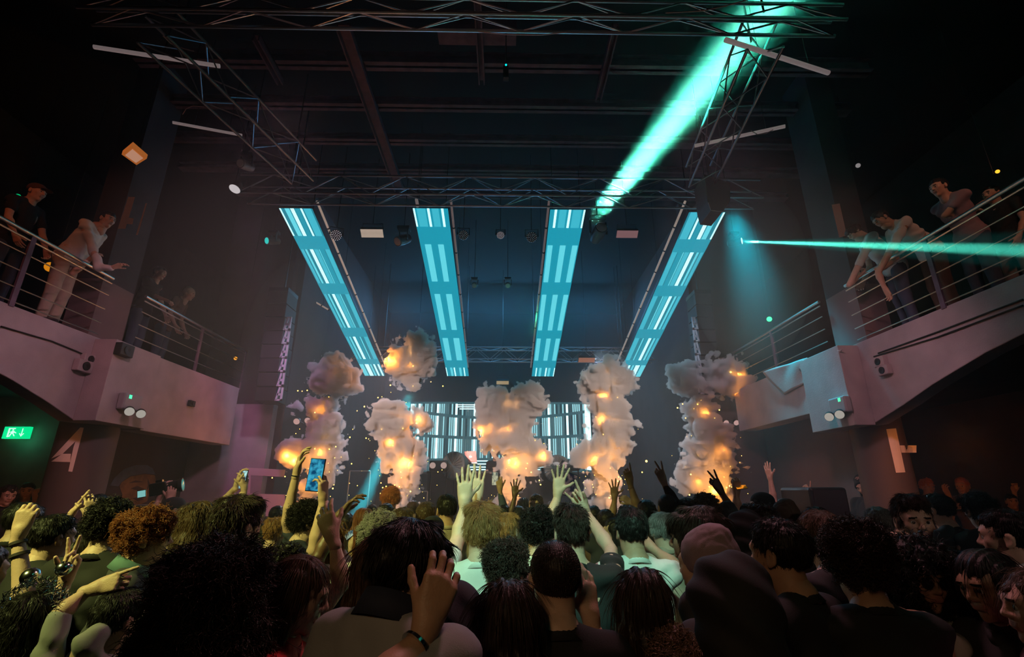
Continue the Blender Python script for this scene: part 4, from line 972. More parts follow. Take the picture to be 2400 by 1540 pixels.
def hair_mesh(style, seed):
    k = ('hair', style, seed % 4)
    if k in _cache: return _cache[k]
    cuts = [('-', (0, .105, -.045), (.070, .062, .085), None, .01), ('-', (0, -.01, -.150), (.11, .13, .075), None, .012), ('-', (-.080, .035, -.055), (.03, .055, .062), None, .01), ('-', (.080, .035, -.055), (.03, .055, .062), None, .01)]
    fcut = [('-', (0, .125, -.03), (.088, .07, .088), None, .01)]
    w_ = None; h = .007
    base = ('e', (0, -.016, .034), (.080, .100, .089))
    if style == 'buzz': P = [('e', (0, -.015, .031), (.077, .096, .086))] + cuts; h = .006
    elif style == 'short': P = [('e', (0, -.016, .034), (.082, .101, .092)), ('e', (0, .02, .075), (.062, .065, .045))] + cuts; w_ = (billow_c(.004, 38, seed % 4), .01)
    elif style == 'quiff': P = [('e', (0, -.016, .036), (.079, .100, .092)), ('e', (.01, .03, .092), (.060, .062, .038)), ('e', (-.02, -.02, .10), (.055, .06, .03))] + cuts; w_ = (billow_c(.006, 30, seed % 4), .014)
    elif style == 'bowl': P = [('e', (0, -.012, .030), (.092, .110, .094)), ('e', (0, .055, .052), (.072, .055, .045))] + [('-', (0, .115, -.060), (.064, .050, .085), None, .01), ('-', (0, -.01, -.150), (.11, .13, .09), None, .012)]; w_ = (billow_c(.005, 26, seed % 4), .012)
    elif style == 'curly': P = [('e', (0, -.018, .040), (.092, .108, .098)), ('e', (0, .02, .09), (.07, .07, .045))] + fcut + cuts; w_ = (billow_c(.013, 34, seed % 4), .03)
    elif style == 'afro': P = [('e', (0, -.02, .045), (.108, .122, .112))] + fcut + cuts; w_ = (billow_c(.014, 40, seed % 4), .034)
    elif style == 'bigcurly': P = [('e', (0, -.03, .03), (.150, .150, .150)), ('e', (0, -.06, -.11), (.165, .12, .15)), ('e', (.09, -.03, -.08), (.08, .08, .14)), ('e', (-.09, -.03, -.08), (.08, .08, .14)), ('-', (0, .14, -.05), (.085, .095, .11), None, .02)]; w_ = (billow_c(.022, 22, seed % 4), .05); h = .009
    elif style in ('long', 'wavy'):
        P = [('e', (0, -.016, .034), (.086, .103, .092)), ('e', (0, -.058, -.05), (.082, .062, .11), None, .03), ('c', (0, -.072, -.10), (0, -.085, -.30), .062, .052, .03), ('c', (-.052, -.055, -.08), (-.075, -.06, -.28), .036, .030, .03), ('c', (.052, -.055, -.08), (.075, -.06, -.28), .036, .030, .03),
             ('c', (-.074, .0, .01), (-.085, .005, -.20), .020, .018, .02), ('c', (.074, .0, .01), (.085, .005, -.20), .020, .018, .02), ('-', (0, .110, -.05), (.062, .070, .098), None, .01)]
        w_ = (billow_c(.008, 20, seed % 4), .02) if style == 'wavy' else (lambda P_: .004 * np.sin(P_[:, 0] * 210 + 3 * np.sin(P_[:, 2] * 6)) + .003 * np.sin(P_[:, 0] * 90 + P_[:, 2] * 8), .01)
    elif style == 'bun': P = [('e', (0, -.016, .034), (.081, .100, .090)), ('e', (0, -.06, .125), (.038, .038, .034), None, .01)] + cuts; w_ = (billow_c(.004, 40, seed % 4), .01)
    elif style == 'beanie': P = [('e', (0, -.014, .040), (.088, .106, .096)), ('e', (0, -.04, .115), (.045, .05, .03), None, .03), ('-', (0, .08, -.075), (.13, .13, .07), None, .01), ('-', (0, -.05, -.12), (.13, .15, .09), None, .01)]; w_ = (lambda P_: .0018 * np.sin(np.arctan2(P_[:, 0], P_[:, 1]) * 60), .006)
    elif style == 'cap': P = [('e', (0, -.012, .048), (.086, .106, .078)), ('-', (0, 0, -.055), (.2, .2, .075), None, .006), ('e', (0, .115, .035), (.066, .075, .007), None, .01)]
    elif style == 'capback': P = [('e', (0, -.012, .048), (.086, .106, .078)), ('-', (0, 0, -.055), (.2, .2, .075), None, .006), ('e', (0, -.125, .026), (.060, .06, .007), None, .01)]
    elif style == 'hood': P = [('e', (0, -.02, .03), (.108, .128, .125)), ('c', (0, -.05, -.08), (0, -.06, -.17), .10, .13, .05), ('-', (0, .13, -.02), (.08, .085, .11), None, .02)]; w_ = (lambda P_: .006 * np.sin(P_[:, 2] * 60 + 5 * P_[:, 0] * 10), .012)
    V, F = sdf_mesh(P, h, .02, warp=w_)
    _cache[k] = (V, F); return V, F
def strands(style, seed, n, root, colmat):
    """loose hair drawn as fine curves lying along the shape of the hair"""
    V, F = hair_mesh(style, seed); rs = np.random.RandomState(seed)
    p0 = V[F[:, 0]]; nr = np.cross(V[F[:, 1]] - p0, V[F[:, 3]] - p0); nr /= np.linalg.norm(nr, axis=1)[:, None] + 1e-9
    i = rs.randint(0, len(F), n); P = V[F[i]].mean(1); N = nr[i]
    if (np.einsum('ij,ij->i', N, P - V.mean(0)) > 0).mean() < .5: N = -N
    crown = V3(0, -.03, .13); d = P - crown; d[:, 2] -= .06
    if style in ('long', 'wavy'): d = d * np.clip((P[:, 2:3] - .06) / .08, .0, 1) + V3(0, 0, -.05)
    D = d - N * np.einsum('ij,ij->i', d, N)[:, None]; D /= np.linalg.norm(D, axis=1)[:, None] + 1e-9
    L, lift, rnd_, K = {'short': (.020, .35, .35, 4), 'quiff': (.032, .4, .4, 5), 'buzz': (.006, 1.0, .4, 3), 'bowl': (.036, .05, .10, 6), 'curly': (.032, .55, .9, 6), 'afro': (.026, .8, 1.0, 5), 'bigcurly': (.06, .4, .9, 7),
                        'long': (.085, .04, .07, 7), 'wavy': (.07, .14, .3, 7), 'bun': (.03, .1, .2, 4)}[style]
    L = L * (.6 + .8 * rs.rand(n)); t = np.linspace(0, 1, K)[None, :, None]
    R = rs.normal(0, 1, (n, 3)); B = nrm(V3(0, 0, -1))
    dirv = D + N * lift + R * rnd_ * .5; dirv /= np.linalg.norm(dirv, axis=1)[:, None]
    pts = P[:, None] + dirv[:, None] * L[:, None, None] * t
    pts = pts - (N * lift)[:, None] * L[:, None, None] * .5 * t ** 2 - N[:, None] * ((L[:, None, None] * t) ** 2) / (2 * (.10 if style != 'bigcurly' else .3)) * (1 - min(lift, 1))
    if style in ('curly', 'afro', 'bigcurly', 'wavy'):
        ph = rs.rand(n)[:, None] * 6.28; U = np.cross(dirv, N); U /= np.linalg.norm(U, axis=1)[:, None] + 1e-9
        a = (ph + t[..., 0] * (7 if style != 'wavy' else 5)); am = {'wavy': .006}.get(style, .007)
        pts = pts + U[:, None] * (np.sin(a) - np.sin(ph))[..., None] * am + N[:, None] * (np.cos(a) - np.cos(ph))[..., None] * am * .7
    if style in ('long', 'wavy'):
        pts[..., 2] -= (t[..., 0] ** 2) * L[:, None] * .25
    c = bpy.data.hair_curves.new('hair_strand'); c.add_curves([K] * n)
    c.attributes['position'].data.foreach_set('vector', np.ascontiguousarray(pts, np.float32).ravel())
    ra = c.attributes.new('radius', 'FLOAT', 'POINT') if 'radius' not in c.attributes else c.attributes['radius']
    ra.data.foreach_set('value', np.tile(np.linspace(1, .25, K) * .00095 * (1.5 if style in ('bigcurly', 'afro', 'curly') else 1), n).astype(np.float32))
    c.materials.append(colmat)
    o = bpy.data.objects.new('loose_strand', c); COL.objects.link(o); o.parent = root; o['kind'] = 'stuff'
    return o
def rotx(a): c, s = math.cos(a), math.sin(a); return np.array([[1, 0, 0], [0, c, -s], [0, s, c]])
def rotz(a): c, s = math.cos(a), math.sin(a); return np.array([[c, -s, 0], [s, c, 0], [0, 0, 1]])
def person(label, px, py, w, hair='short', hcol='dark', yaw=0, shirt='black', skin='fair', arms=(), group=None, base=None, at=None, s=None, lean=0, nod=0, sex='m', sleeve=.55, long_sleeve=False, collar=None, hat=None,
           strand=None, glasses=False, open_mouth=False, trousers='denim', seed=None, turn=0, hunch=0):
    """px, py, w: where the centre of the head falls in the picture and how wide the head shows there.
    arms: (side, elbow px, wrist px, depth shift elbow, depth shift wrist, pose, palm direction, hand direction or None)"""
    person.n += 1; seed = person.n if seed is None else seed
    d = ray(px, py)
    if at is None:
        k = F_PX * .17 / w
        s_ = EYE / (1.635 - d.z * k) if s is None else s
        s_ = min(max(s_, .90), 1.07)
        H = CAM + d * (k * s_)
    else:
        H = CAM + d * (at / d.y); s_ = s or 1.0
    Hn = np.array(H, float)
    R = rotz(math.radians(yaw)); b = rotx(-math.radians(lean))
    piv = V3(0, 0, .98)
    def bend(p):
        p = np.array(p, float)
        return p if p[2] < .98 or not lean else piv + b @ (p - piv)
    hl = bend((0, 0.0, 1.622 - hunch)) + V3(0, .035 + hunch * .5, 0)
    org = Hn - R @ (hl * s_)                     # where the feet go
    if base is None: base = max(org[2], 0) if org[2] > .40 else 0
    # keep feet on what carries them
    s_ = (Hn[2] - base) / hl[2] if at is None or s is None else s_
    org = Hn - R @ (hl * s_); org[2] = base
    root = empty('person', tuple(org), label, 'person', group, (0, 0, math.radians(yaw)))
    toL = lambda W_: (R.T @ (np.array(W_, float) - org)) / s_
    sw = .178 if sex == 'm' else .155
    tz = rotz(math.radians(turn))
    # joints
    A = []
    done = set()
    for a in arms:
        side, e, w2, de, dw, pose, palm, hd = (list(a) + [None] * 8)[:8]
        sg = 1 if side == 'R' else -1; done.add(side)
        sh = bend((sg * sw, 0, 1.42))
        el = toL(at_depth(*e, H, de)); wr = toL(at_depth(*w2, H, dw))
        f = nrm(wr - el); hdv = f if hd is None else nrm(R.T @ np.array(hd, float)); pl = R.T @ np.array(palm or (0, 1, 0), float)
        A.append((sg, sh, el, wr, pose, hdv, pl))
    for side, sg in (('R', 1), ('L', -1)):
        if side not in done:
            sh = bend((sg * sw, 0, 1.42)); el = sh + V3(sg * .05, -.02 + .05 * (seed % 3), -.28); wr = el + V3(-sg * .02, .12, -.21)
            A.append((sg, sh, el, wr, None, nrm(wr - el), V3(-sg, 0, 0)))
    ct = .105 if sex == 'm' else .092; hp_ = .155
    def torso(off=0):
        T = [('e', bend((0, 0, 1.29)), (sw - .012 + off, ct + off, .19 + off), b), ('e', (0, 0, .97), (hp_ + off, .112 + off, .13 + off)), ('c', (0, 0, .98), bend((0, 0, 1.2)), .125 + off, .125 + off)]
        for g_ in (-1, 1):
            T += [('c', bend((g_ * .05, -.012, 1.425)), bend((g_ * (sw - .02), 0, 1.42)), .058 + off, .050 + off), ('c', bend((g_ * .02, -.022, 1.475)), bend((g_ * .12, -.012, 1.43)), .044 + off * .7, .045 + off)]
        if sex == 'f': T += [('e', bend((g_ * .07, .085, 1.30)), (.062 + off, .055 + off, .06 + off), b) for g_ in (-1, 1)]
        return T
    neck = bend((0, -.012, 1.50)); hb = hl + V3(0, -.03, -.10)
    P = torso() + [('c', tuple(neck), tuple(hb), .056 if sex == 'm' else .048, .054 if sex == 'm' else .047)]
    for g_ in (-1, 1):
        P += [('c', (g_ * .085, 0, .92), (g_ * .10, .012, .5), .085, .056), ('c', (g_ * .10, .012, .5), (g_ * .105, -.02, .10), .054, .036), ('c', (g_ * .105, -.03, .05), (g_ * .115, .13, .035), .036, .032)]
    ar = 1.0 if sex == 'm' else .84
    for sg, sh, el, wr, pose, hdv, pl in A:
        P += [('c', tuple(sh), tuple(sh + (el - sh) * .5), .052 * ar, .045 * ar), ('c', tuple(sh + (el - sh) * .5), tuple(el), .045 * ar, .035 * ar, .012), ('c', tuple(el), tuple(el + (wr - el) * .28), .034 * ar, .040 * ar, .012), ('c', tuple(el + (wr - el) * .28), tuple(wr), .040 * ar, .0245 * ar, .012)]
    V, F = sdf_mesh(P, .0145, .03)
    Vs, Fs, ms = [V], [F], [np.zeros(len(F), int)]; o = len(V)
    hv, hf, hm = head_mesh(open_mouth)
    HR = rotz(math.radians(turn)) @ rotx(-math.radians(nod + lean * .35))
    X = hv @ HR.T + hl; Vs.append(X); Fs.append(hf + o); ms.append(hm); o += len(hv)
    hands = []
    for sg, sh, el, wr, pose, hdv, pl in A:
        v, f = hand_mesh(pose or 'relaxed')
        z = hdv; y = pl - z * (pl @ z)
        if np.linalg.norm(y) < .05: y = np.cross(z, V3(1, 0, 0))
        y = nrm(y); x = np.cross(z, y) * sg
        M = np.stack([x, y, z], 1); c = wr + z * .028
        hvv = (v * (1.0 if sex == 'm' else .9)) @ M.T + c
        if np.linalg.det(M) < 0: f = f[:, ::-1]
        Vs.append(hvv); Fs.append(f + o); ms.append(np.zeros(len(f), int)); o += len(v); hands.append((c, M, wr, el))
    sk = SKIN[skin]
    me = fast_mesh('body', np.concatenate(Vs) * s_, np.concatenate(Fs), [sk, M_LIP, M_EYEW, M_IRIS, HAIR[hcol] if hcol in HAIR else HAIR['dark']], np.concatenate(ms))
    link(me, 'body', root)
    # hair or hat
    hs = hair
    if hs:
        v, f = hair_mesh(hs, seed)
        isH = hs in ('beanie', 'cap', 'capback', 'hood')
        nm = {'beanie': 'beanie', 'cap': 'cap', 'capback': 'cap', 'hood': 'hood'}.get(hs, 'hair')
        me = fast_mesh(nm, (v @ HR.T + hl) * s_, f, CLOTH[hat or 'black'] if isH else HAIR[hcol]); ho = link(me, nm, root)
        n_ = strand if strand is not None else (0 if isH else (5000 if w > 85 else 2200 if w > 45 else 0))
        if n_ and not isH:
            st = strands(hs, seed, n_, ho, HAIRS[hcol]); st.matrix_local = Matrix.Translation(tuple(hl * s_)) @ Matrix(HR.tolist()).to_4x4() @ Matrix.Scale(s_, 4)
        if isH:   # hair that shows below the hat
            v, f = hair_mesh('buzz', seed); me = fast_mesh('hair', (v @ HR.T + hl) * s_, f, HAIR[hcol if hcol in HAIR else 'dark']); link(me, 'hair', root)
    # shirt
    off = .012; T = torso(off)
    fr = 1.0 if long_sleeve else sleeve
    for sg, sh, el, wr, pose, hdv, pl in A:
        if fr <= 0: continue
        e2 = sh + (el - sh) * min(fr * 1.05, 1.0); T.append(('c', tuple(sh), tuple(e2), .062 * ar, .054 * ar if fr < 1 else .050 * ar))
        if long_sleeve: T.append(('c', tuple(el), tuple(el + (wr - el) * .93), .050 * ar, .037 * ar))
    T.append(('-', tuple(bend((0, .028, 1.562))), (.068, .074, .056), None, .012)); T += [('e', (0, 0, .93), (hp_ + .028, .138, .16)), ('-', (0, 0, .70), (.4, .4, .13), None, .01)]
    fold = lambda Q: .009 * np.sin(Q[:, 2] * 42 + 7 * vnoise(Q, 5, seed) + 9 * Q[:, 0]) * (.4 + vnoise(Q, 7, 3 + seed)) + .009 * np.abs(vnoise(Q, 9, 9 + seed))
    V, F = sdf_mesh(T, .0135, .035, warp=(fold, .012))
    me = fast_mesh('shirt', V * s_, F, CLOTH[shirt]); so = link(me, 'shirt', root)
    nb = bend((0, -.006, 1.452 if not collar else 1.472)); up = nrm(b @ V3(0, .30, 1)) if lean else V3(0, .28, .96)
    if collar: v, f = ring_mesh(nb, up, .092, .072, .058)
    else: v, f = ring_mesh(nb, up, .090, .067, .046)
    me = fast_mesh('collar' if collar else 'neckband', v * s_, f, CLOTH[collar or shirt]); link(me, 'collar' if collar else 'neckband', so)
    if long_sleeve == 'hood': pass
    if at is not None or w > 1000:
        pass
    T = [('e', (0, 0, .95), (hp_ + .012, .122, .12))]
    for g_ in (-1, 1):
        T += [('c', (g_ * .085, 0, .92), (g_ * .10, .012, .5), .097, .07), ('c', (g_ * .10, .012, .5), (g_ * .105, -.02, .12), .07, .06)]
    V, F = sdf_mesh(T, .02, .03); me = fast_mesh('trousers', V * s_, F, CLOTH[trousers]); link(me, 'trousers', root)
    sv = []; 
    for g_ in (-1, 1): sv += [('c', (g_ * .105, -.035, .05), (g_ * .117, .15, .04), .046, .040)]
    V, F = sdf_mesh(sv, .016, .01); me = fast_mesh('shoes', V * s_, F, CLOTH['char']); link(me, 'shoes', root)
    if glasses:
        gm = MB()
        for g_ in (-1, 1):
            gm.lathe((g_ * .032, .093, .004), (g_ * .12, 1, 0), [(0, .021), (.004, .021)], 18)
            gm.tube([(g_ * .053, .088, .008), (g_ * .078, .03, .008), (g_ * .082, -.015, .0)], .0022, 5)
        gm.tube([(-.012, .096, .007), (.012, .096, .007)], .002, 5)
        me = gm.build('sunglasses', M_BLKM, None, True); me.parent = root; me.matrix_local = Matrix.Translation(tuple(hl * s_)) @ Matrix(HR.tolist()).to_4x4() @ Matrix.Scale(s_, 4)
    RT = Matrix.Translation(tuple(org)) @ Matrix(R.tolist()).to_4x4()
    info = dict(root=root, s=s_, H=H, hl=hl, HR=HR, R=R, org=org, hands=[(np.array(org) + R @ (c * s_), R @ M, np.array(org) + R @ (w_ * s_), np.array(org) + R @ (e_ * s_)) for c, M, w_, e_ in hands], so=so)
    return info
person.n = 0
def at_depth(px, py, H, dd):
    """the point of the picture position at the depth of H (distance along the hall) shifted by dd"""
    d = ray(px, py); return CAM + d * ((H.y + dd) / d.y)
def ring_mesh(c, up, r0, r1, h, n=28, t=.008):
    c = np.array(c, float); up = nrm(np.array(up, float)); u = nrm(np.cross(up, V3(0, 1, 0.01))); w_ = np.cross(u, up); V = []
    for rr, hh in ((r0, 0), (r1, h), (r1 - t, h), (r0 - t, 0)):
        for k in range(n):
            a = 2 * PI * k / n; V.append(c + up * (hh - .012 * math.sin(a)) + (u * math.cos(a) + w_ * math.sin(a)) * rr)
    F = [((i * n + k), (i * n + (k + 1) % n), (((i + 1) % 4) * n + (k + 1) % n), (((i + 1) % 4) * n + k)) for i in range(4) for k in range(n)]
    return np.array(V, np.float32), np.array(F)
def phone(c, up, face, label, scr=(.1, .5, .6), st=.9, sz=1.0, group='phones held up', parts=True):
    """phone centred at c; up: long side; face: the way the screen looks"""
    c = Vector(c); up = Vector(up).normalized(); f = Vector(face); f = (f - up * f.dot(up)).normalized(); sd = up.cross(f)
    t = empty('phone', c, label, 'phone', group)
    MB().obox(c, sd * .037 * sz, up * .075 * sz, f * .004 * sz).build('case', M_BLKM, t, bevel=.003)
    q = c + f * .0045 * sz; a, b = sd * .034 * sz, up * .071 * sz; V = []; n1, n2 = 5, 9
    m = bpy.data.materials.new('phone_screen'); m.use_nodes = True; nt = m.node_tree; nt.nodes.clear()
    e = nt.nodes.new('ShaderNodeEmission'); tc = nt.nodes.new('ShaderNodeTexCoord'); no = nt.nodes.new('ShaderNodeTexNoise'); no.inputs['Scale'].default_value = 28
    cr = nt.nodes.new('ShaderNodeValToRGB'); cr.color_ramp.elements[0].position = .4; cr.color_ramp.elements[0].color = (scr[0] * .1, scr[1] * .15, scr[2] * .25, 1); cr.color_ramp.elements[1].position = .62; cr.color_ramp.elements[1].color = (*scr, 1)
    out = nt.nodes.new('ShaderNodeOutputMaterial')
    nt.links.new(tc.outputs['Object'], no.inputs['Vector']); nt.links.new(no.outputs['Fac'], cr.inputs[0]); nt.links.new(cr.outputs[0], e.inputs[0]); e.inputs[1].default_value = st; nt.links.new(e.outputs[0], out.inputs[0])
    MB().add([q - a - b, q + a - b, q + a + b, q - a + b], [(0, 1, 2, 3)]).build('screen', m, t)
    for k in (0, 1, 2): pass
    MB().lathe(c - f * .004 * sz + up * .055 * sz + sd * .018 * sz, -f, [(0, .008 * sz), (.002, .008 * sz)], 12).build('camera_lens', M_IRIS, t)
    return t
def band(info, i, fr, mt, name='bracelet', w=.006, r=.031):
    """a bracelet around the forearm of hand i, fr of the way from the wrist to the elbow"""
    c, M, wr, el = info['hands'][i]; s_ = info['s']; ax = Vector(el - wr).normalized(); p = Vector(wr) + (Vector(el) - Vector(wr)) * fr
    rr = (r + .012 * fr * 2) * s_
    MB().lathe(p - ax * w, ax, [(0, rr * .96), (0, rr), (w * 2, rr * 1.03), (w * 2, rr * .98)], 24).build(name, mt, info['root'], True)
# ------------------------------------------------------------------ the crowd
UP, FW, BK, LF, RT_ = (0, 0, 1), (0, 1, 0), (0, -1, 0), (-1, 0, 0), (1, 0, 0)
G = 'people in the crowd'
def P(label, px, py, w, hair='short', hcol='dark', yaw=0, shirt='black', **k): return person(label, px, py, w, hair, hcol, yaw, shirt, group=k.pop('group', G), **k)
M_SILVER = mat('silver', (.7, .72, .75), .18, 1.0); M_CORD = mat('cord_dark', (.03, .02, .02), .7); M_TINSEL = mat('tinsel', (.65, .7, .8), .12, 1.0)
# --- nearest row
P('person with huge dark curly hair seen from behind, closest to the viewer, lower left', 500, 1412, 124, 'bigcurly', 'dark', 6, 'black', sex='f', strand=16000)
P('woman in red top with long brown hair in profile beside the huge curly head', 700, 1395, 112, 'long', 'brown', -82, 'red', sex='f', sleeve=.0, nod=12, strand=7000, arms=[('L', (800, 1368), (783, 1272), .12, .12, 'relaxed', FW, (-.5, .2, .9))])
a = P('man in grey shirt with navy collar, hand over one ear, lower left of centre', 958, 1338, 152, 'bowl', 'black', -28, 'grey', collar='navy', nod=14, hunch=.045, strand=9000, arms=[('R', (880, 1620), (988, 1500), -.28, -.19, 'grip', (-.2, .9, 0), (.30, .2, .93))], skin='tan')
band(a, 0, .14, M_SILVER, w=.004)
P('woman with long brown hair just behind the man in the navy collar, left of him', 893, 1345, 118, 'long', 'brown', -6, 'teal', sex='f', strand=5000)
P('person in a black hood between the navy collar and the long straight hair', 1062, 1478, 118, 'hood', 'black', -8, 'black', hat='char', long_sleeve=True)
P('woman with long straight dark hair hanging over a pale teal top, bottom centre', 1190, 1464, 132, 'long', 'dark', 2, 'teal', sex='f', strand=12000)
P('man with buzz cut and bare neck above a black tee, bottom centre', 1300, 1360, 126, 'buzz', 'dark', 6, 'black', skin='fair', strand=9000, arms=[('R', (1418, 1545), (1388, 1470), .04, .04, 'claw', (-.6, .8, 0), (-.1, .1, 1))])
P('woman with long dark hair in front of the mint tee with the dark elbow hole', 1508, 1425, 118, 'long', 'dark', -6, 'black', sex='f', strand=8000)
P('man with thick bowl cut facing left beside the raised pale arm, lower right of centre', 1636, 1264, 104, 'bowl', 'dark', 52, 'char', strand=5000, skin='tan')
P('person in a mauve grey knitted beanie above a dark coat, right of the mint tee', 1660, 1330, 112, 'beanie', 'brown', 38, 'char', hat='mauve', long_sleeve=True)
P('person in a black hood with one pale drawstring, lower right of centre', 1712, 1440, 150, 'hood', 'black', 8, 'black', hat='black', long_sleeve=True)
P('man with short black hair and a reddish ear and jaw, right of the beanie', 1828, 1300, 108, 'short', 'black', 34, 'black', skin='tan', strand=4000, long_sleeve=True)
P('person with round dark afro and a bare neck above a black top, lower right', 2008, 1325, 108, 'afro', 'dark', -6, 'black', skin='tan', strand=7000)
P('person with dark curls and pale face looking down, right side', 2142, 1222, 76, 'quiff', 'dark', 150, 'black', nod=2, turn=10, strand=4000, skin='fair', arms=[('L', (2290, 1345), (2190, 1290), -.2, -.25, 'relaxed', (0, 1, -.3), (-1, .1, .22))], long_sleeve=True)
P('person in dark sunglasses facing the viewer with a striped white sleeve beside them, lower right', 2158, 1358, 92, 'bigcurly', 'black', 172, 'white', glasses=True, skin='tan', strand=3000, nod=4, sex='f', arms=[('R', (2078, 1400), (2082, 1318), .05, .1, 'fist', BK, None), ('L', (2240, 1520), (2160, 1448), -.12, -.14, 'relaxed', (0, 0, 1), (-1, .1, .1))], long_sleeve=True)
P('woman with dark hair and reddish cheek, head lowered, near the right edge', 2318, 1372, 104, 'long', 'black', 98, 'char', sex='f', nod=10, strand=4000, skin='tan', long_sleeve=True)
P('person in a shiny pink top cut by the right edge at the bottom', 2440, 1425, 118, 'wavy', 'brown', 70, 'pink', sex='f', skin='fair', strand=3000)
P('man with dark reddish hair between the black shirt and the afro, right side', 1925, 1262, 84, 'short', 'brown', 8, 'char', strand=3000)
P('person with dark hair and a pale turned up collar near the right edge', 2365, 1262, 88, 'short', 'black', 40, 'char', collar='white', strand=2500, long_sleeve=True)
P('person with tied back dark hair at the very bottom edge right of centre', 1590, 1590, 130, 'curly', 'brown', 0, 'black', strand=4000)
# --- middle rows, left to right
a = P('person cut by the left edge whose fist with two cord bracelets is raised', -48, 1345, 84, 'short', 'dark', -10, 'black', skin='fair', arms=[('R', (60, 1440), (42, 1262), -.02, -.02, 'fist', (-.3, 1, 0), (.05, 0, 1))], strand=0)
band(a, 0, .06, M_CORD); band(a, 0, .22, M_CORD)
P('person with dark hair and a yellow lit cheek behind the raised fist, far left', 122, 1262, 72, 'short', 'black', -22, 'black', strand=2500)
a = P('person clasping both raised hands together above the crowd, left side', 186, 1305, 58, 'long', 'dark', -50, 'beige', sex='f', skin='fair', arms=[('L', (146, 1312), (163, 1212), .0, .0, 'open', (.8, .5, 0), (.35, .1, .95)), ('R', (254, 1305), (204, 1216), .0, .0, 'claw', (-.8, .5, 0), (-.12, .1, 1))], strand=1500)
band(a, 1, .05, M_CORD, w=.003); band(a, 1, .25, M_CORD, w=.003)
P('person with dark curly hair under the painted mural, left side', 256, 1236, 76, 'curly', 'black', 6, 'black', strand=3000)
P('man with auburn curls, bare ear and dark jacket with cyan trim, looking right', 342, 1262, 82, 'curly', 'auburn', -58, 'char', skin='fair', glasses=True, strand=5000, long_sleeve=True, collar='teal')
a = P('person with a silver tinsel headband at the lower left corner, pointing right', 78, 1462, 104, 'wavy', 'black', -14, 'grey', sex='f', strand=3000, long_sleeve=False, sleeve=.9, arms=[('R', (140, 1440), (205, 1385), -.03, .02, 'point', (.2, .9, -.2), (.93, .1, .3)), ('L', (108, 1420), (150, 1372), .05, .08, 'peace', BK, (.1, 0, 1))])
def tinsel(info):
    rs = np.random.RandomState(4); m = MB(); s_ = info['s']; hc = Vector(info['H'])
    for i in range(420):
        a_ = PI * rs.rand() ; c = hc + Vector((math.cos(a_) * .105, -.05 + .06 * rs.rand(), math.sin(a_) * .105 + .03)); d = Vector(rs.normal(0, 1, 3)).normalized() * .018
        sd = d.cross(Vector(rs.normal(0, 1, 3))).normalized() * .0011
        m.add([c - d - sd, c - d + sd, c + d + sd, c + d - sd], [(0, 1, 2, 3)])
    m.build('tinsel_headband', M_TINSEL, info['root'])['kind'] = 'stuff'
tinsel(a)
for (x, y, r, lb) in ((72, 1352, 17, 'shiny silver ball bobbing above the tinsel headband, left one'), (150, 1333, 15, 'shiny silver ball beside the raised two fingers')):
    c = at_depth(x, y, a['H'], .05); R_ = r * c.y / 1110
    b_ = MB(); v, f = ball(tuple(c), R_, 12); b_.add(v.tolist(), f.tolist()); o = b_.build('silver_ball', M_SILVER, None, True); tag(o, lb, 'ball', 'silver balls on the headband')
    MB().tube([c, c.lerp(a['H'] + Vector((0, 0, .1)), .5) + Vector((0, 0, .0)), a['H'] + Vector((0, 0, .10))], .002, 5).build('spring', M_CORD, o)
P('person in a grey top with bent shoulder, beside the tinsel headband at the bottom left', 285, 1455, 100, 'short', 'black', -30, 'grey', long_sleeve=True, strand=2000, arms=[('L', (215, 1500), (170, 1560), -.1, -.1, 'relaxed', BK, None)])
P('person in profile lit orange at the far left edge, dark wavy hair', 18, 1160, 31, 'wavy', 'dark', -118, 'black', sex='f', nod=12, strand=1500)
P('person drinking beside the orange profile, far left', 62, 1152, 27, 'short', 'black', -140, 'char')
P('woman with long ginger hair glowing orange, one arm bent over her head', 134, 1160, 27, 'long', 'ginger', -130, 'beige', sex='f', sleeve=0, strand=2500, arms=[('R', (80, 1152), (158, 1132), 0, .0, 'relaxed', (0, 0, -1), (.97, 0, .1)), ])
a = P('person in a cap holding a big camera up with both hands', 408, 1196, 40, 'cap', 'dark', -45, 'char', hat='char', skin='fair', arms=[('L', (352, 1215), (372, 1172), -.05, .0, 'claw', (.5, .8, 0), (.15, 0, 1)), ('R', (402, 1225), (398, 1180), -.08, -.02, 'grip', (-.5, .8, 0), (-.05, 0, 1))])
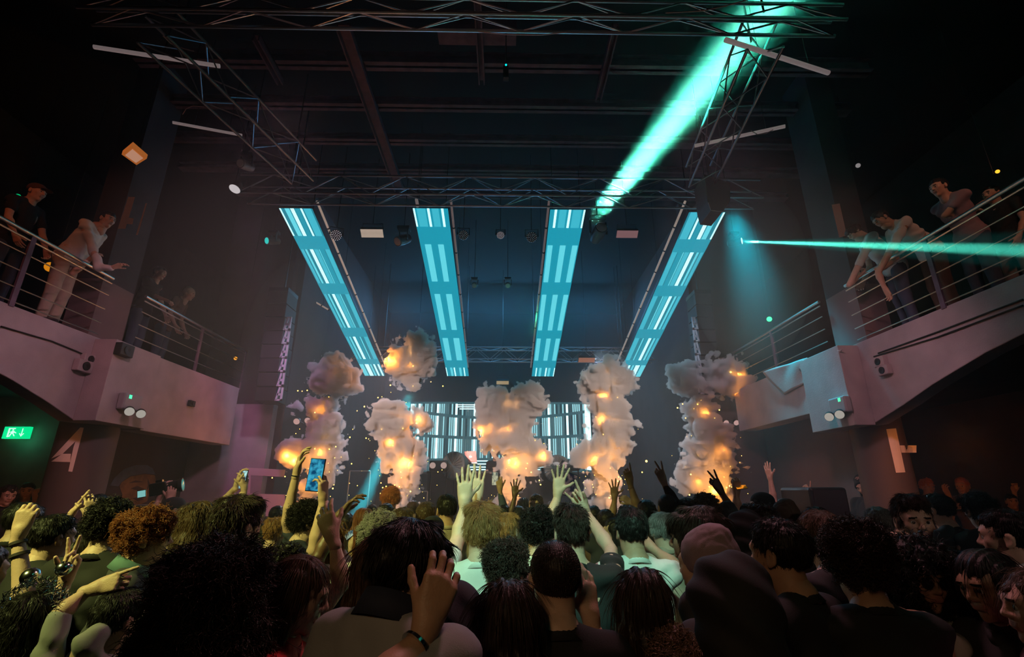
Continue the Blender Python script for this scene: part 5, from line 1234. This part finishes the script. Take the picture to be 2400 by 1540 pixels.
def camera_thing(H):
    c = at_depth(372, 1146, H, .0); t = empty('camera', c, 'big black camera with long lens and lit screen held above the crowd', 'camera'); s_ = c.y / 1110
    d = Vector((.93, .3, .2)).normalized(); u = Vector((0, 0, 1)); sd = d.cross(u).normalized(); u = sd.cross(d)
    MB().obox(c, d * 15 * s_, sd * .05, u * 13 * s_).build('body', M_BLKM, t, bevel=.01)
    MB().lathe(c + d * 14 * s_, d, [(0, 10 * s_), (10 * s_, 11 * s_), (22 * s_, 12 * s_), (24 * s_, 14 * s_), (30 * s_, 14 * s_), (30 * s_, 8 * s_)], 24).build('lens', M_BLACK, t, True)
    MB().lathe(c + d * 44.2 * s_, d, [(0, 12 * s_), (.002, 11 * s_)], 24).build('front_glass', mat('teal_glass', (.02, .2, .2), .05, emit=(.02, .4, .38), estr=.4), t, True)
    MB().obox(c + u * 15 * s_ + d * 2 * s_, d * 6 * s_, sd * .03, u * 3 * s_).build('hot_shoe_flash', M_BLKM, t)
    q = c - d * 30 * s_ - u * 4 * s_
    MB().obox(q, d * 8 * s_ , sd * .006, u * 8 * s_).build('screen_back', M_BLKM, t)
    MB().obox(q - sd * -.008 * (1 if sd.y < 0 else -1), d * 7 * s_, sd * .001, u * 6.5 * s_).build('screen', glow('cam_screen', (.2, .5, .48), .9), t)
camera_thing(a['H'])
P('person with wavy hair lit silver and green, left of the big dark haired man', 466, 1228, 70, 'wavy', 'brown', -8, 'black', strand=4500, sex='f')
P('man with big dark haircut and mint collar left of the raised lit arm', 553, 1240, 94, 'quiff', 'dark', -22, 'teal', strand=4000, skin='fair')
P('person with short blond hair below the raised lit arm', 643, 1250, 44, 'quiff', 'blond', -14, 'black', strand=2500)
a = P('person behind the big haircut filming with a phone held high', 600, 1205, 42, 'short', 'brown', -4, 'black', skin='fair', arms=[('L', (500, 1200), (553, 1142), .0, -.1, 'grip', (.9, .4, 0), (.1, 0, 1)), ('R', (545, 1185), (572, 1152), -.08, -.1, 'claw', (-.9, .4, 0), (-.1, 0, 1))])
phone(at_depth(568, 1124, a['H'], -.1), (.1, .0, 1), (-.2, -1, .1), 'pale phone held up left of the stage, screen glowing', (.5, .85, .8), 1.0, 1.15)
a = P('man in sunglasses with wet curls, arm raised with bent wrist beside the big phone', 722, 1224, 58, 'curly', 'black', -62, 'navy', skin='fair', glasses=True, strand=4500, arms=[('L', (672, 1222), (694, 1112), .0, -.05, 'claw', (.9, .2, -.3), (.12, 0, 1))])
band(a, 0, .02, M_SILVER, w=.003)
a = P('man in white tee filming with the biggest phone held high, left of centre', 772, 1262, 62, 'wavy', 'blond', -8, 'white', skin='fair', strand=3500, arms=[('L', (735, 1290), (757, 1178), -.2, -.2, 'grip', (-.8, .3, 0), (-.10, 0, 1)), ('R', (800, 1300), (800, 1340), 0, .1, 'relaxed', FW, None)])
phone(at_depth(740, 1113, a['H'], -.2), (.07, 0, 1), (-.1, -1, .0), 'biggest phone, held upright and recording the stage', (.05, .42, .62), .9, 1.28)
a = P('dark skinned person with a long arm stretched up to a drooping hand, left of centre', 672, 1345, 72, 'afro', 'black', -15, 'black', skin='dark', sleeve=.2, arms=[('R', (745, 1310), (788, 1218), -.05, .0, 'limp' if 'limp' in POSES else 'relaxed', (.6, .1, -.8), (.55, .1, .8))])
band(a, 0, .15, M_CORD, w=.004)
a = P('woman with reddish hair holding a small phone near the cyan beam', 852, 1222, 40, 'long', 'auburn', -12, 'black', sex='f', strand=1500, arms=[('L', (826, 1330), (822, 1285), -.1, -.1, 'grip', (.3, .8, 0), (0, 0, 1))])
phone(at_depth(824, 1250, a['H'], -.1), (.8, 0, .6), (-.2, -.8, .5), 'small phone tilted in one hand beside the cyan beam', (.5, .7, .5), .8, .9)
P('person with grey tight curls and a teal tee, left of centre', 893, 1268, 68, 'afro', 'grey', -10, 'teal', strand=6000, skin='fair')
P('person with dark tight curls next to the grey curls', 950, 1272, 56, 'afro', 'black', 8, 'teal', strand=3000, skin='tan')
P('man with curly red hair in a black top, highest head near the second smoke column', 915, 1174, 37, 'curly', 'ginger', 10, 'black', strand=2500)
P('person with dark smooth hair below the red curls', 903, 1212, 42, 'short', 'dark', 4, 'black')
P('person with fair brown hair left of the black cap', 946, 1228, 46, 'quiff', 'brown', -6, 'black', strand=1500)
P('person with brown hair combed back behind the black cap', 998, 1212, 46, 'short', 'brown', 5, 'brown', strand=1200)
P('man in a black cap turned backwards, left of the singing woman', 1014, 1250, 52, 'capback', 'dark', -10, 'black', hat='black')
P('woman singing with open mouth, turned sideways under the two raised hands', 1064, 1246, 36, 'long', 'brown', 138, 'black', sex='f', open_mouth=True, strand=1500)
P('person with smooth black hair and a beige top, behind the singing woman', 1046, 1196, 48, 'short', 'black', 24, 'beige', strand=1500, skin='tan')
P('man with straight blond hair in a mint white tee, both open hands raised, centre', 1130, 1248, 84, 'quiff', 'blond', -4, 'white', skin='fair', strand=9000, arms=[('L', (1074, 1262), (1088, 1190), .2, .25, 'open', (0, 1, .1), (0, 0, 1)), ('R', (1106, 1262), (1119, 1178), .45, .5, 'open', (0, 1, .1), (-.03, 0, 1))])
P('person with short wavy blond hair right of the raised hands', 1190, 1246, 52, 'quiff', 'blond', -24, 'white', strand=3000)
P('person with dark braided curls above the long straight hair, bottom centre', 1188, 1340, 84, 'curly', 'dark', -20, 'white', strand=5000)
P('man with orange lit face turned back, hair in front of the middle smoke column', 1256, 1184, 34, 'short', 'brown', 158, 'mauve', skin='fair', strand=1200)
P('person with long dark hair left of the orange lit face', 1226, 1188, 28, 'long', 'black', 10, 'mauve', sex='f', strand=1000)
a = P('person with dark messy curls in a mint tee raising a hand with a black phone', 1262, 1250, 68, 'curly', 'black', -8, 'white', skin='fair', strand=4500, arms=[('R', (1286, 1225), (1306, 1166), .3, .35, 'wide', (0, -1, .1), (.15, 0, 1))])
phone(at_depth(1334, 1136, a['H'], .35), (.35, 0, .95), (.1, -1, 0), 'black phone held out beside an open hand in front of the fourth smoke column', (.35, .25, .22), .35, 1.0)
P('man with wavy dark hair and black tee, centre right, bare neck', 1340, 1250, 82, 'quiff', 'dark', -2, 'black', skin='fair', strand=6000, arms=[('R', (1432, 1290), (1376, 1205), .35, .6, 'rock', (0, -1, 0), (-.5, 0, .85))])
P('man with smooth short black hair in a mint white tee, right of centre', 1480, 1246, 74, 'short', 'black', 3, 'white', skin='tan', strand=5000, arms=[('R', (1585, 1330), (1535, 1290), .2, .3, 'relaxed', FW, None)])
P('woman in profile with long dark hair between the black tee and the mint tee', 1440, 1246, 42, 'long', 'black', 76, 'black', sex='f', strand=2000)
P('person with greyish straight hair right of the mint tee man', 1554, 1244, 56, 'bowl', 'grey', 14, 'beige', strand=3500)
a = P('person hidden behind the dark curls raising a dark open hand before the smoke', 1216, 1212, 34, 'short', 'black', 0, 'denim', skin='dark', long_sleeve=False, arms=[('R', (1196, 1210), (1206, 1166), .0, .0, 'wide', BK, (.05, 0, 1))])
a = P('person in denim raising a small lit phone before the middle smoke column', 1180, 1208, 34, 'short', 'black', 6, 'denim', long_sleeve=True, skin='tan', arms=[('L', (1180, 1190), (1172, 1152), 0, 0, 'grip', FW, (-.1, 0, 1))])
phone(at_depth(1160, 1122, a['H'], 0), (0, 0, 1), (.1, -1, 0), 'small phone with pale top edge in front of the DJ table', (.6, .6, .4), .8, 1.0)
P('person reaching up an orange lit open hand near the fourth smoke column', 1420, 1225, 40, 'short', 'dark', 0, 'black', skin='tan', strand=800, arms=[('L', (1436, 1205), (1440, 1172), .2, .2, 'wide', FW, (.05, 0, 1))])
P('person pointing one finger high beside the fourth smoke column', 1516, 1206, 44, 'short', 'black', 5, 'black', skin='tan', arms=[('L', (1494, 1192), (1478, 1138), .1, .1, 'point', FW, (-.15, 0, 1))])
P('person with a clenched hand below the pointing finger', 1470, 1216, 38, 'curly', 'dark', 0, 'brown', skin='fair', arms=[('R', (1500, 1205), (1486, 1182), -.1, -.1, 'fist', (-.6, .6, 0), (-.8, 0, .5))])
P('person in dark long sleeve raising two fingers between the fourth and the fifth smoke column', 1612, 1204, 46, 'short', 'brown', 4, 'black', skin='tan', long_sleeve=True, arms=[('L', (1590, 1190), (1558, 1136), .1, .1, 'peace', FW, (-.3, 0, .95))])
P('man with faded haircut showing a pale scalp right of the mint tee', 1564, 1192, 46, 'buzz', 'dark', 0, 'char', skin='fair')
P('person with curly reddish hair in front of the rightmost smoke column', 1655, 1200, 50, 'curly', 'brown', 10, 'char', strand=1500, skin='tan')
P('person reaching a dark hand into the orange glow of the rightmost smoke column', 1704, 1218, 48, 'beanie', 'dark', 8, 'black', hat='char', skin='dark', long_sleeve=False, arms=[('L', (1722, 1206), (1693, 1158), .0, .1, 'peace', FW, (-.45, 0, .9))])
a = P('person holding up a hand with a lit object right of the rightmost smoke column', 1748, 1216, 44, 'short', 'black', 6, 'black', skin='fair', arms=[('L', (1728, 1190), (1726, 1160), 0, 0, 'fist', FW, (.15, 0, 1))])
phone(at_depth(1737, 1142, a['H'], -.02), (1, 0, .1), (0, -.6, .8), 'small phone with an orange edge held sideways, right of the smoke', (1, .3, .02), 1.0, .7)
P('man in a black baseball cap turned left, right of the smoke columns', 1786, 1186, 42, 'capback', 'dark', 70, 'char', hat='black', skin='tan')
P('person in a flat grey cap behind the short black hair', 1842, 1218, 54, 'beanie', 'dark', 5, 'char', hat='brown')
P('person with maroon tinted dark hair left of the flat grey cap', 1786, 1232, 60, 'curly', 'dark', -4, 'brown', strand=1500)
P('person raising a bare orange lit arm, tallest on the right side', 1836, 1196, 34, 'short', 'black', 10, 'black', skin='fair', sleeve=.1, arms=[('L', (1814, 1172), (1806, 1126), .0, .0, 'open', (.8, .3, 0), (-.12, 0, 1))])
P('person with an orange lit face beside the tall bare arm', 1871, 1180, 31, 'short', 'brown', 118, 'black', skin='fair')
P('person lifting one finger beside the black box, right side', 1915, 1196, 36, 'short', 'black', 60, 'black', skin='tan', arms=[('L', (1886, 1196), (1892, 1170), -.05, -.05, 'point', FW, (.2, 0, 1))])
P('person with smooth dark maroon hair in front of the black box', 1916, 1232, 58, 'bowl', 'dark', 0, 'char', strand=1500)
P('man in a dark hoodie with orange lit face, head lowered to his hand, right side', 2026, 1140, 28, 'hood', 'black', 112, 'char', hat='char', skin='fair', nod=22, arms=[('L', (2052, 1185), (2036, 1146), -.1, -.1, 'grip', (-.8, .2, 0), (-.4, 0, .9))], long_sleeve=True)
P('person with dim face close behind the man in the dark hoodie', 2062, 1142, 21, 'short', 'dark', 140, 'black')
P('person with a raised dim fist under the right column', 2108, 1156, 22, 'short', 'black', 160, 'black', skin='tan', arms=[('R', (2120, 1175), (2126, 1158), -.1, -.1, 'fist', BK, (.3, 0, 1))])
P('person with reddish lit curly hair standing right of the column, facing the viewer', 2174, 1142, 23, 'curly', 'ginger', 170, 'brown', skin='tan')
P('person lit orange with face turned left near the right edge', 2256, 1140, 25, 'short', 'ginger', 118, 'brown', skin='tan', arms=[('L', (2232, 1190), (2226, 1166), -.1, -.1, 'relaxed', BK, (-.3, 0, 1))])
a = P('person holding up a small pale cup at the right edge', 2372, 1176, 24, 'short', 'black', 150, 'black', skin='tan', arms=[('R', (2380, 1182), (2379, 1160), 0, 0, 'grip', BK, (0, 0, 1))])
c = at_depth(2379, 1140, a['H'], 0); t = empty('cup', c, 'small pale cup glowing orange in a raised hand at the right edge', 'cup')
MB().lathe(c - Vector((0, 0, .05)), (0, 0, 1), [(0, .03), (.1, .042), (.1, .038), (.01, .027)], 16).build('cup_wall', mat('cup_pale', (.7, .45, .2), .4), t, True)
P('person in a small dark hood behind the thick bowl cut, right of centre', 1745, 1252, 60, 'hood', 'black', 30, 'black', hat='black', long_sleeve=True)
P('person with greyish hair in front of the right column, behind the round afro', 2062, 1230, 54, 'short', 'grey', 0, 'char', strand=1000)
P('person lost in shadow behind the young face with curls, right side', 2200, 1196, 50, 'short', 'black', 20, 'black')
P('person lost in shadow left of the raised cup, right side', 2296, 1200, 52, 'curly', 'black', -10, 'black')
P('person with dark hair behind the auburn curls at the left', 420, 1262, 56, 'short', 'black', 0, 'black')
P('person with dark hair directly in front of the lit steel rail, left side', 226, 1192, 44, 'short', 'black', 0, 'black')
P('person with dark hair under the bent glowing arm at the far left', 52, 1222, 60, 'bowl', 'black', 12, 'black')
P('person with short dark hair between the cyan beam and the long dark arm', 812, 1232, 36, 'short', 'dark', 0, 'char')
P('person with short hair behind the blond head below the lit arm', 648, 1212, 34, 'short', 'dark', 0, 'char')
P('person with short dark hair just left of the phone arms, behind the sunglasses man', 688, 1208, 32, 'curly', 'dark', 0, 'brown')
P('person with reddish dark hair in front of the third smoke column base', 1296, 1200, 34, 'short', 'brown', 0, 'brown')
P('person with dark hair glimpsed between the wavy hair and the smoke glow', 1392, 1212, 34, 'short', 'dark', 0, 'brown')
P('person in a dark bun between the curls and the beige top', 980, 1252, 40, 'bun', 'black', 0, 'char')
P('person with short hair at the foot of the second smoke column', 968, 1196, 30, 'short', 'brown', 0, 'char')
P('person with short dark hair at the foot of the cyan beam', 872, 1206, 30, 'short', 'black', 0, 'char')
# --- DJ
DJ = P('DJ in dark clothes standing behind the black table, half hidden by smoke', 1160, 1068, 13, 'cap', 'dark', 190, 'black', at=14.3, base=1.15, s=None, group=None, hat='black')
# --- balconies
GB = 'people on the balconies'
def BAL(label, px, py, X, yaw, **k):
    p = atX(px, py, X); return person(label, px, py, 20, k.pop('hair', 'short'), k.pop('hcol', 'dark'), yaw, k.pop('shirt', 'black'), at=p.y, base=ZF - .02, s=1.0, group=GB, **k)
BAL('person in an orange cap above the left railing, far left', 80, 467, -5.9, -90, hair='cap', hat='brown', skin='fair', lean=8)
BAL('person with red lit face standing back from the left railing', 181, 568, -6.3, -100, skin='fair')
BAL('person in a white top leaning on the left railing with both arms over it', 228, 592, -5.42, -80, shirt='white', skin='fair', lean=26, turn=-20, trousers='beige', long_sleeve=True, arms=[('R', (232, 628), (262, 628), 0, .0, 'relaxed', (0, 0, -1), (.6, 0, .3)), ('L', (170, 640), (205, 612), 0, 0, 'grip', FW, None)])
BAL('person with red lit face and one long arm over the left railing beyond the pier', 372, 650, -5.95, -85, shirt='black', skin='fair', lean=10, arms=[('R', (352, 690), (388, 703), 0, 0, 'fist', (0, 0, -1), None)])
BAL('person with pale cap bending over the left railing nearest the stage', 443, 688, -5.95, -80, hair='beanie', hat='beige', shirt='brown', lean=24)
a = BAL('person in a patterned shirt leaning with folded arms on the right railing, topmost', 2206, 456, 5.35, 96, shirt='mauve', skin='fair', lean=18, arms=[('L', (2215, 505), (2262, 492), 0, 0, 'relaxed', (0, 0, -1), (1, 0, 0)), ('R', (2260, 520), (2290, 486), 0, 0, 'relaxed', (0, 0, -1), None)])
BAL('person in a white tee leaning far over the right railing with an arm hanging down', 2086, 588, 4.98, 80, shirt='white', skin='tan', lean=42, nod=20, trousers='brown', arms=[('L', (2058, 640), (2072, 672), 0, 0, 'relaxed', LF, (.3, 0, -1)), ('R', (2100, 606), (2078, 624), 0, 0, 'fist', LF, None)])
BAL('person resting the chin on an arm at the right pier, hair hanging forward', 2024, 628, 4.98, 70, shirt='white', skin='fair', hair='bowl', hcol='brown', lean=30, nod=25, arms=[('L', (1990, 668), (2012, 648), 0, 0, 'fist', LF, None)])
BAL('person with pale legs standing back from the right railing, lower body lit', 2330, 470, 6.2, 95, shirt='black', trousers='grey')
# tall black box among the heads on the right
t = empty('speaker_box', atY(1945, 1170, 5.4), 'tall plain black box standing among the heads on the right', 'speaker')
a, b = atY(1908, 1205, 5.4), atY(1984, 1142, 5.4)
MB().box((a.x, 5.4, 0), (b.x, 6.0, b.z)).build('cabinet', M_BLACK, t, bevel=.03); MB().box((a.x + .03, 5.385, .2), (b.x - .03, 5.4, b.z - .03)).build('grille', mat('grille_dark', (.03, .028, .03), .8), t)
# ------------------------------------------------------------------ haze that fills the hall
def haze():
    m_ = MB(); m_.prism([(-4.58, 3.3, 1.2), (4.66, 3.3, 1.2), (4.66, 10.5, 1.2), (4.34, 10.6, 1.2), (4.34, 16.9, 1.2), (-4.58, 16.9, 1.2)], (0, 0, 7.4))
    o = m_.build('haze', M_BLACK)
    o.data.materials.clear()
    m = bpy.data.materials.new('haze'); m.use_nodes = True; nt = m.node_tree; nt.nodes.clear()
    s = nt.nodes.new('ShaderNodeVolumeScatter'); s.inputs['Density'].default_value = .018; s.inputs['Anisotropy'].default_value = .3
    out = nt.nodes.new('ShaderNodeOutputMaterial'); nt.links.new(s.outputs[0], out.inputs['Volume'])
    o.data.materials.append(m)
    tag(o, 'thin stage haze hanging through the hall', 'haze', kind='stuff')
haze()

def haze_bank(c, r, dens, label):  # denser haze added where a coloured glow should show
    V, F = sdf_mesh([('e', tuple(c), r), ('e', (c[0] + .2, c[1], c[2] + r[2] * .6), (r[0] * .7, r[1] * .7, r[2] * .6)), ('e', (c[0] - .2, c[1], c[2] - r[2] * .6), (r[0] * .7, r[1] * .7, r[2] * .6))], .11, .5)
    m = bpy.data.materials.new('haze_bank'); m.use_nodes = True; nt = m.node_tree; nt.nodes.clear()
    s = nt.nodes.new('ShaderNodeVolumeScatter'); s.inputs['Density'].default_value = dens; s.inputs['Anisotropy'].default_value = .2
    out = nt.nodes.new('ShaderNodeOutputMaterial'); nt.links.new(s.outputs[0], out.inputs['Volume'])
    o = link(fast_mesh('haze_bank', V, F, m), 'haze_bank'); tag(o, label, 'haze', kind='stuff')
haze_bank(atY(1755, 640, 8.7), (1.1, .9, 1.5), .13, 'added bank of haze glowing teal right of the rightmost cyan panel')
haze_bank(atY(665, 800, 9.6), (.75, .7, 1.5), .07, 'added bank of haze glowing purple left of the stage')
